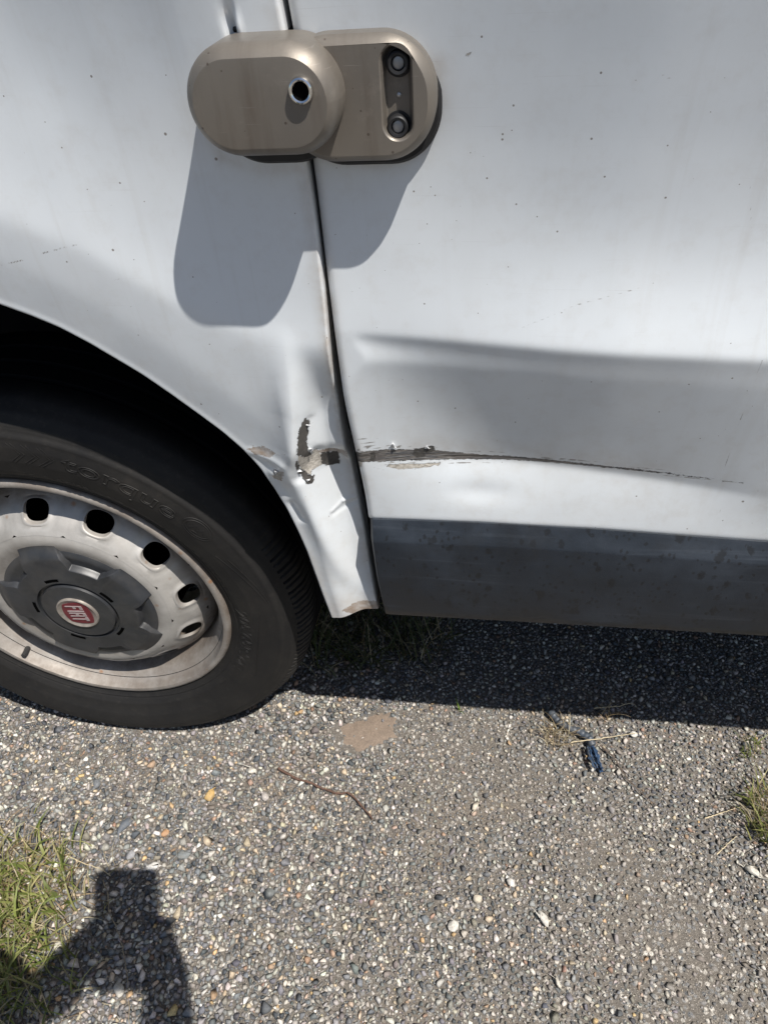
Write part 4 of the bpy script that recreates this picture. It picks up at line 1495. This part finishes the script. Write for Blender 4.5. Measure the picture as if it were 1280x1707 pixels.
left_low = region([(-40, 1580), (120, 1560), (150, 1620), (90, 1720), (-40, 1760)])
blades('grass_tuft', 'green and straw coloured grass growing at the lower left edge', [
    (left, 300, 0.03, 0.085, (0.7, 1.9), GREEN, 0.0054, 0.0), (left, 340, 0.025, 0.075, (0.8, 2.1), YELL, 0.0040, 0.0), (left_wide, 70, 0.02, 0.06, (1.0, 2.2), STRAW+YELL, 0.0016, 0.0),
    (left, 700, 0.02, 0.06, (1.2, 2.2), STRAW, 0.0024, 0.0), (left_low, 130, 0.02, 0.06, (0.8, 1.9), GREEN+YELL, 0.003, 0.0)], 31)
under = region([(475, 1105), (500, 1060), (540, 1000), (640, 985), (740, 1030), (765, 1090), (740, 1120), (620, 1135), (540, 1140)], 0.02)
blades('grass_tuft', 'tangled grass in shade-darkened colours growing under the van behind the wheel', [
    (under, 300, 0.04, 0.11, (0.5, 1.6), [(0.05, 0.07, 0.02), (0.08, 0.10, 0.03), (0.10, 0.11, 0.05)], 0.0036, 0.0), (under, 160, 0.04, 0.10, (0.9, 1.9), STRAW, 0.0018, 0.0)], 32)  # blade greens darkened to carry the shade below the van
right = region([(1240, 1325), (1330, 1300), (1360, 1430), (1280, 1435), (1240, 1395)], 0.01)
blades('grass_tuft', 'dry yellowish grass tuft at the right edge of the ground', [
    (right, 150, 0.03, 0.075, (0.6, 1.7), GREEN+YELL, 0.0030, 0.0), (right, 130, 0.03, 0.085, (1.0, 2.0), STRAW, 0.0016, 0.0)], 33)
rs = region([(1225, 1235), (1262, 1228), (1270, 1262), (1240, 1268)])
blades('grass_tuft', 'small sparse green sprig near the van shadow at the right', [
    (rs, 26, 0.012, 0.03, (0.5, 1.6), GREEN, 0.0024, 0.0), (rs, 12, 0.015, 0.035, (1.0, 2.0), STRAW, 0.0012, 0.0)], 34)
st_ = region([(905, 1215), (940, 1205), (962, 1235), (930, 1255), (905, 1245)])
blades('straw_wisp', 'wisp of dry tangled straw beside the torn blue hose', [(st_, 85, 0.02, 0.05, (1.3, 2.4), STRAW, 0.0012, 0.002)], 35, 'straw')
st2 = region([(1000, 1195), (1020, 1192), (1025, 1215), (1005, 1215)])
blades('straw_wisp', 'few dry stalks lying on the van shadow edge', [(st2, 14, 0.03, 0.055, (1.5, 2.2), STRAW, 0.0012, 0.004)], 36, 'straw')
one = at_z((765, 1186))[:2]
blades('grass_shoot', 'single bright green grass shoot standing at the van shadow edge', [
    (lambda r: (one[0]+r.uniform(-0.002, 0.002), one[1]+r.uniform(-0.002, 0.002)), 4, 0.018, 0.034, (0.1, 0.7), [(0.22, 0.34, 0.06)], 0.003, 0.0)], 37, kind=None)

def ground_line(px, z=0.006, wob=0.0, n=24, seed=0):
    r = random.Random(seed)
    q = np.array([at_z(p, z) for p in px])
    L = np.concatenate([[0], np.cumsum(np.linalg.norm(np.diff(q, axis=0), axis=1))])
    t = np.linspace(0, L[-1], n)
    P = np.stack([np.interp(t, L, q[:, k]) for k in range(3)], -1)
    for _ in range(2):
        P[1:-1] = 0.25*P[:-2]+0.5*P[1:-1]+0.25*P[2:]
    P += np.array([[r.gauss(0, wob), r.gauss(0, wob), abs(r.gauss(0, wob))] for _ in range(n)])
    return P

def stalk(name, label, cat, px, rad_, mat, z=0.006, wob=0.0008, seed=0, taper=0.5, group=None):
    P = ground_line(px, z, wob, 26, seed)
    rr = [rad_*(1-(1-taper)*i/25)*(1+0.18*math.sin(i*2.3+seed)) for i in range(26)]
    v, f = tube(P, rr, 7)
    o_ = obj(name, v, f, mat, None, True, 50)
    return tag(o_, label, cat, group)
tw = stalk('twig', 'crooked reddish brown twig lying on the gravel below the sand', 'twig', [(464, 1282), (490, 1297), (525, 1308), (560, 1324), (585, 1322), (600, 1340), (621, 1366)], 0.0021, M['twig'], 0.006, 0.0007, 3, 0.6)
stalk('stick', 'thin grey brown stick lying right of the torn blue hose', 'stick', [(1000, 1243), (1022, 1262), (1045, 1298), (1068, 1322), (1094, 1344)], 0.0013, M['stick'], 0.007, 0.0005, 4, 0.5)
M['straw'] = simple('pale_straw', (0.55, 0.46, 0.30), 0.7, var=0.2, scale=120)
M['vine'] = simple('dry_stem', (0.27, 0.22, 0.15), 0.8, var=0.3, scale=120)
stalk('straw_stalk', 'long pale straw stalk crossing the torn blue hose', 'straw', [(952, 1238), (1000, 1232), (1062, 1222)], 0.0009, M['straw'], 0.016, 0.0003, 5)
stalk('straw_stalk', 'bent straw stalk lying in the van shadow at its edge', 'straw', [(990, 1181), (1030, 1178), (1052, 1172), (1062, 1180)], 0.0010, M['straw'], 0.008, 0.0004, 6)
stalk('dry_stem', 'long thin dry stem running down from the left grass', 'stem', [(172, 1468), (183, 1500), (180, 1520), (200, 1560), (212, 1620), (217, 1707)], 0.0009, M['vine'], 0.010, 0.0006, 7)
stalk('straw_stalk', 'pale dry stalk leaning across the edge of the phone shadow', 'straw', [(95, 1420), (140, 1440), (168, 1450), (186, 1462)], 0.0009, M['straw'], 0.010, 0.0005, 8)
stalk('straw_stalk', 'slanted pale stalk just left of the right grass tuft', 'straw', [(1175, 1365), (1205, 1355), (1235, 1345)], 0.0009, M['straw'], 0.007, 0.0004, 9)
stalk('straw_stalk', 'short straw below the right grass tuft', 'straw', [(1195, 1425), (1215, 1405), (1228, 1395)], 0.0008, M['straw'], 0.007, 0.0004, 10)

# torn blue hose: grey corrugated tube ending in a flattened, split blue end
def hose():
    root = empty('torn_hose', at_z((965, 1225), 0.0).tolist())
    tag(root, 'torn dark blue hose piece with split flattened blue end', 'hose')
    def place(o_):
        o_.parent = root
        o_.matrix_parent_inverse = Matrix.Translation(-Vector(root.location))
    P = ground_line([(918, 1188), (932, 1204), (948, 1214), (966, 1220), (982, 1232), (988, 1244)], 0.011, 0.0004, 40, 2)
    rr = [0.0062+0.0007*math.sin(i*1.9) for i in range(40)]
    v, f = tube(P, rr, 12)
    g = simple('faded_dark_blue_rubber', (0.055, 0.068, 0.085), 0.5, var=0.35, scale=140, dirt=(0.12, 0.11, 0.10))
    o_ = obj('hose_tube', v, f, g, None, True, 50)
    place(o_)
    # split flattened end
    g2 = simple('torn_blue_rubber', (0.035, 0.075, 0.15), 0.35, var=0.6, scale=160, dirt=(0.03, 0.03, 0.034), dscale=110, damt=0.95)
    Q = ground_line([(983, 1238), (988, 1254), (994, 1268), (1003, 1286)], 0.009, 0.0, 18, 3)
    V, F = [], []
    n = 13
    r = random.Random(5)
    for i, p in enumerate(Q):
        t = Q[min(i+1, 17)]-Q[max(i-1, 0)]
        t /= np.linalg.norm(t)
        sd = np.array([t[1], -t[0], 0])
        wd = 0.0062+0.0055*math.sin(math.pi*min(1, i/13.0))*(1+0.25*math.sin(i*1.7))-0.002*(i/17)**2
        for k in range(n):
            u = k/(n-1)*2-1
            zz = 0.0075*(1-abs(u)**1.5)*(1-0.4*i/17)+0.0022*math.sin(u*9+i*0.5)+r.gauss(0, 0.0005)
            V.append(p+sd*u*wd*0.78+np.array([0, 0, zz-0.004]))
    F = grid_faces(18, n)
    o_ = obj('split_end', V, F, g2, None, True, 60)
    m_ = o_.modifiers.new('thick', 'SOLIDIFY')
    m_.thickness = 0.0016
    place(o_)
    # frayed cords
    for q in range(7):
        a = r.uniform(-1, 1)
        pl = [(984+a*6, 1244+r.uniform(-3, 3)), (988+a*9, 1262), (998+a*7, 1282+r.uniform(-4, 5))]
        v, f = tube(ground_line(pl, 0.0185-0.004*abs(a), 0.0008, 14, q), 0.0010, 5)
        o_ = obj('frayed_cord', v, f, g if q % 2 else g2, None, True)
        place(o_)
hose()

# single pebbles that stand out
def pebble(px, size, col, label, rot, flat=0.5, seed=1, aspect=0.62):
    r = random.Random(seed)
    bm = bmesh.new()
    size *= 0.92
    for _ in range(26):
        q = Vector((r.gauss(0, 1), r.gauss(0, 1), r.gauss(0, 1)))
        q.normalize()
        q *= r.uniform(0.86, 1.0)
        bm.verts.new((q.x, q.y*aspect, q.z*flat))
    bmesh.ops.convex_hull(bm, input=bm.verts)
    bmesh.ops.delete(bm, geom=[v for v in bm.verts if not v.link_faces], context='VERTS')
    bmesh.ops.bevel(bm, geom=bm.edges[:], offset=0.10, segments=2, affect='EDGES', profile=0.5)
    p = at_z(px, 0.004)
    bmesh.ops.transform(bm, matrix=Matrix.Translation((p[0], p[1], 0.0045+size*flat*0.35)) @ Matrix.Rotation(rot, 4, 'Z') @ Matrix.Scale(size, 4), verts=bm.verts)
    o_ = bm_obj('pebble', bm, simple('pebble_stone', tuple(0.85*q for q in col), 0.75, var=0.22, scale=260, bump=0.4, dirt=(0.25, 0.215, 0.18), dscale=120, damt=0.55), None, True, 40)
    return tag(o_, label, 'pebble', 'larger loose stones on the gravel')
for args in [((350, 1329), 0.0150, (0.56, 0.37, 0.14), 'smooth orange tan pebble on the gravel below the wheel', 1.2, 0.55, 1, 0.55),
             ((906, 1533), 0.0145, (0.62, 0.59, 0.53), 'long angular cream white stone near the bottom right middle', -1.0, 0.4, 2, 0.5),
             ((851, 1472), 0.0095, (0.66, 0.63, 0.58), 'rounded white stone above the long cream stone', -0.9, 0.5, 3, 0.65),
             ((795, 1500), 0.0095, (0.60, 0.53, 0.42), 'cream stone left of the rounded white stone', 0.4, 0.5, 4, 0.8),
             ((755, 1545), 0.0105, (0.66, 0.63, 0.57), 'blocky white stone lowest of the pale stones at centre', 0.8, 0.5, 5, 0.85),
             ((255, 1446), 0.0125, (0.68, 0.66, 0.62), 'white stone at the top corner of the phone shadow', 0.4, 0.5, 6, 0.6),
             ((307, 1426), 0.0125, (0.19, 0.205, 0.205), 'flat grey green stone right of the phone shadow top', 0.1, 0.4, 7, 0.8),
             ((207, 1378), 0.0175, (0.115, 0.13, 0.15), 'large slate blue stone right of the grass', 1.1, 0.4, 8, 0.5),
             ((1055, 1226), 0.0085, (0.68, 0.66, 0.60), 'white stone at the end of the long straw stalk', 0.1, 0.6, 9, 0.8),
             ((1254, 1454), 0.0145, (0.66, 0.63, 0.55), 'long white stone at the right edge under the grass', -0.7, 0.45, 10, 0.5),
             ((451, 1252), 0.0100, (0.20, 0.215, 0.22), 'pale blue grey stone above the start of the twig', 0.2, 0.5, 11, 0.75),
             ((420, 1286), 0.0095, (0.66, 0.62, 0.54), 'cream stone left of the twig', 0.1, 0.5, 12, 0.7),
             ((276, 1390), 0.0085, (0.47, 0.27, 0.14), 'small orange stone above the phone shadow', 0.7, 0.5, 14, 0.8),
             ((525, 1218), 0.0095, (0.13, 0.11, 0.11), 'dark round stone left of the sand patch', 0.1, 0.5, 15, 0.8),
             ((792, 1345), 0.0090, (0.58, 0.52, 0.42), 'pale cream stone in the middle of the gravel', 0.9, 0.5, 16, 0.6),
             ((930, 1640), 0.0080, (0.60, 0.56, 0.48), 'pale oval stone near the bottom edge right of centre', -1.1, 0.5, 17, 0.55)]:
    pebble(*args)

# ================================================================ the photographer behind the camera and the phone
def phone():
    c = CP-FW*0.0120-UP*0.068+RT*0.002
    bm = bmesh.new()
    bmesh.ops.create_cube(bm, size=1, matrix=Matrix.Diagonal((0.092, 0.160, 0.010, 1)))
    vert = [e for e in bm.edges if abs((e.verts[0].co-e.verts[1].co).z) > 0.005]
    bmesh.ops.bevel(bm, geom=vert, offset=0.011, segments=5, affect='EDGES', profile=0.5)
    bmesh.ops.bevel(bm, geom=[e for e in bm.edges if e.calc_face_angle(0) > 1.0], offset=0.0015, segments=2, affect='EDGES', profile=0.5)
    mtx = Matrix(((RT[0], UP[0], -FW[0], c[0]), (RT[1], UP[1], -FW[1], c[1]), (RT[2], UP[2], -FW[2], c[2]), (0, 0, 0, 1)))
    g = simple('phone_glass', (0.02, 0.02, 0.022), 0.25, var=0.1)
    o_ = bm_obj('mobile_phone', bm, g, None, True, 40)
    o_.matrix_world = mtx
    tag(o_, 'dark mobile phone held up by the kneeling photographer', 'phone')
    bm = bmesh.new()
    for (x, y) in ((0.0, 0.0), (0.0, -0.026), (-0.022, -0.013)):
        pass
    bmesh.ops.create_cone(bm, cap_ends=True, segments=24, radius1=0.008, radius2=0.008, depth=0.003, matrix=Matrix.Translation((0.022, 0.045, -0.005)))
    le = bm_obj('lens', bm, g, o_, True, 40)
    bm = bmesh.new()
    bmesh.ops.create_cube(bm, size=1, matrix=Matrix.Translation((0, 0, 0.0044)) @ Matrix.Diagonal((0.069, 0.146, 0.0006, 1)))
    bm_obj('screen', bm, simple('phone_screen', (0.03, 0.035, 0.04), 0.1, var=0.1), o_)
    return c
PC = phone()

def skin_mesh(name, verts, edges, radii, mat, parent=None, root=0, levels=2):
    me = bpy.data.meshes.new(name)
    me.from_pydata([tuple(map(float, v)) for v in verts], edges, [])
    o_ = bpy.data.objects.new(name, me)
    COL.objects.link(o_)
    m_ = o_.modifiers.new('skin', 'SKIN')
    m_.use_smooth_shade = True
    sk = me.skin_vertices[0].data
    for i, rr in enumerate(radii):
        rr = rr if hasattr(rr, '__len__') else (rr, rr)
        sk[i].radius = rr
        sk[i].use_root = (i == root)
    sb = o_.modifiers.new('sub', 'SUBSURF')
    sb.levels = levels
    sb.render_levels = levels
    dg = bpy.context.evaluated_depsgraph_get()
    ev = bpy.data.meshes.new_from_object(o_.evaluated_get(dg))
    bpy.data.objects.remove(o_)
    bpy.data.meshes.remove(me)
    ev.name = name
    return link(name, ev, mat, parent, True)

def photographer():
    root = empty('person', (0.66, -1.1, 0.0))
    tag(root, 'kneeling person in dark long sleeved shirt and jeans holding up a phone', 'person')
    skin = simple('skin', (0.42, 0.26, 0.19), 0.5, var=0.1, scale=40)
    cloth = simple('dark_blue_cotton', (0.035, 0.045, 0.07), 0.85, var=0.2, scale=200)
    jean = simple('denim', (0.06, 0.085, 0.14), 0.85, var=0.25, scale=250)
    shoe = simple('grey_shoe', (0.12, 0.12, 0.12), 0.7)
    hairm = simple('dark_brown_hair', (0.03, 0.02, 0.014), 0.6, var=0.4, scale=90)
    pel = np.array([0.66, -1.10, 0.50])
    bel = np.array([0.655, -1.07, 0.66])
    che = np.array([0.645, -1.03, 0.88])
    nb = np.array([0.64, -1.00, 1.05])
    nk = np.array([0.637, -0.985, 1.10])
    hd0 = np.array([0.632, -0.96, 1.16])
    hd = np.array([0.630, -0.95, 1.22])
    hd2 = np.array([0.630, -0.965, 1.28])
    shL, shR = np.array([0.465, -1.03, 1.01]), np.array([0.815, -0.965, 1.01])
    elL, elR = np.array([0.245, -0.735, 0.940]), np.array([0.612, -0.85, 0.79])
    edge = 0.046
    wrL = PC-RT*0.090-UP*0.075-FW*0.024
    wrR = PC+RT*0.062-UP*0.085-FW*0.024
    pmL = PC-RT*(edge+0.008)-UP*0.030-FW*0.010
    pmR = PC+RT*(edge+0.010)-UP*0.030-FW*0.012
    V = [pel, bel, che, nb, nk, hd0, hd, hd2, shL, elL, wrL, pmL, shR, elR, wrR, pmR]
    Rr = [(0.09, 0.08), (0.09, 0.08), (0.10, 0.08), (0.06, 0.055), (0.055, 0.055), (0.066, 0.07), (0.086, 0.090), (0.066, 0.070),
          0.046, 0.044, (0.034, 0.038), (0.020, 0.038), 0.046, 0.046, (0.036, 0.040), (0.020, 0.040)]
    Ed = [(0, 1), (1, 2), (2, 3), (3, 4), (4, 5), (5, 6), (6, 7), (2, 8), (8, 9), (9, 10), (10, 11), (2, 12), (12, 13), (13, 14), (14, 15)]
    # legs: kneeling, shins back along the ground
    for s_ in (-1, 1):
        hip = pel+R0*0.09*s_+np.array([0, 0, -0.03])
        kne = hip+np.array([0.0, 0.16, -0.40])
        ank = kne+np.array([0.0, -0.40, 0.0])
        toe = ank+np.array([0, -0.10, -0.035])
        k = len(V)
        V += [hip, kne, ank, toe]
        Rr += [0.060, 0.048, 0.036, 0.032]
        Ed += [(0, k), (k, k+1), (k+1, k+2), (k+2, k+3)]
    # fingers round the phone
    def finger(base, dirs, lens, r0):
        pts = [base]
        for d, l in zip(dirs, lens):
            d = np.array(d)/np.linalg.norm(d)
            pts.append(pts[-1]+d*l)
        return pts
    for sgn, pm, pi in ((-1, pmL, 11), (1, pmR, 15)):
        for q in range(4):
            base = pm+UP*(0.026-0.018*q)+FW*0.010
            pts = finger(base, [FW*0.9-RT*sgn*0.1, FW*0.25-RT*sgn, -RT*sgn*0.95+FW*0.05], [0.018, 0.014+0.001*(1-abs(q-1.5)), 0.012], 0.008)
            pts = [p if i == 0 else p for i, p in enumerate(pts)]
            k = len(V)
            V += pts
            Rr += [0.0095, 0.0085, 0.0078, 0.0065]
            Ed += [(pi, k), (k, k+1), (k+1, k+2), (k+2, k+3)]
        base = pm-FW*0.016+UP*0.012
        pts = finger(base, [-FW*0.5-RT*sgn*0.5+UP*0.5, -RT*sgn+UP*0.4, -RT*sgn+UP*0.3], [0.016, 0.016, 0.013], 0.009)
        k = len(V)
        V += pts
        Rr += [0.0105, 0.0095, 0.0088, 0.007]
        Ed += [(pi, k), (k, k+1), (k+1, k+2), (k+2, k+3)]
    def place(o_):
        o_.parent = root
        o_.matrix_parent_inverse = Matrix.Translation(-Vector(root.location))
        return o_
    body = place(skin_mesh('body', V, Ed, Rr, skin))
    # t-shirt: torso and short sleeves slightly outside the body
    smL, smR = shL+(elL-shL)*0.62, shR+(elR-shR)*0.62
    place(skin_mesh('shirt', [pel+np.array([0, 0, -0.07]), bel, che, nb-np.array([0, 0, 0.015]), shL, elL, shR, elR, wrL+(elL-wrL)*0.12, wrR+(elR-wrR)*0.12], [(0, 1), (1, 2), (2, 3), (2, 4), (4, 5), (2, 6), (6, 7), (5, 8), (7, 9)],
                    [(0.175, 0.145), (0.165, 0.135), (0.180, 0.135), (0.082, 0.074), 0.080, 0.096, 0.080, 0.118, 0.066, 0.092], cloth))
    V2, E2, R2 = [pel+np.array([0, 0, -0.02]), pel+np.array([0, 0.005, 0.09])], [(0, 1)], [(0.125, 0.115), (0.135, 0.11)]
    for s_ in (-1, 1):
        hip = pel+R0*0.09*s_+np.array([0, 0, -0.03])
        kne = hip+np.array([0.0, 0.16, -0.395])
        ank = kne+np.array([0.0, -0.38, 0.0])
        k = len(V2)
        V2 += [hip, kne, ank]
        R2 += [0.105, 0.076, 0.055]
        E2 += [(0, k), (k, k+1), (k+1, k+2)]
    place(skin_mesh('jeans', V2, E2, R2, jean))
    for s_ in (-1, 1):
        hip = pel+R0*0.09*s_+np.array([0, 0, -0.03])
        a = hip+np.array([0, -0.22, -0.40])
        place(skin_mesh('shoe', [a, a+np.array([0, -0.06, -0.01]), a+np.array([0, -0.12, -0.035])], [(0, 1), (1, 2)], [0.05, 0.05, 0.042], shoe))
    # hair cap, ears, nose, eyes
    fwd = np.array([-0.165, 0.90, -0.40])
    fwd /= np.linalg.norm(fwd)
    upv = np.cross(R0, fwd)
    place(skin_mesh('hair', [hd-fwd*0.045-upv*0.03, hd-fwd*0.038+upv*0.04, hd+fwd*0.012+upv*0.072], [(0, 1), (1, 2)], [0.078, 0.086, 0.070], hairm))
    f0 = hd+fwd*0.076
    place(skin_mesh('nose', [f0+upv*0.012-fwd*0.006, f0-upv*0.022+fwd*0.010], [(0, 1)], [0.009, 0.013], skin))
    for s_ in (-1, 1):
        place(skin_mesh('ear', [hd+R0*0.078*s_+upv*0.018, hd+R0*0.080*s_-upv*0.022+fwd*0.004], [(0, 1)], [0.014, 0.011], skin))
        bm = bmesh.new()
        bmesh.ops.create_uvsphere(bm, u_segments=14, v_segments=10, radius=0.011)
        bmesh.ops.transform(bm, matrix=Matrix.Translation(Vector(hd+R0*0.030*s_+upv*0.010+fwd*0.064)), verts=bm.verts)
        place(bm_obj('eye', bm, simple('eye_white', (0.5, 0.48, 0.46), 0.2, var=0.05), None, True))
    m0 = hd+fwd*0.066-upv*0.052
    place(skin_mesh('mouth', [m0-R0*0.022-fwd*0.005, m0, m0+R0*0.022-fwd*0.005], [(0, 1), (1, 2)], [0.005, 0.008, 0.005], simple('lips', (0.35, 0.16, 0.13), 0.5, var=0.1)))
photographer()
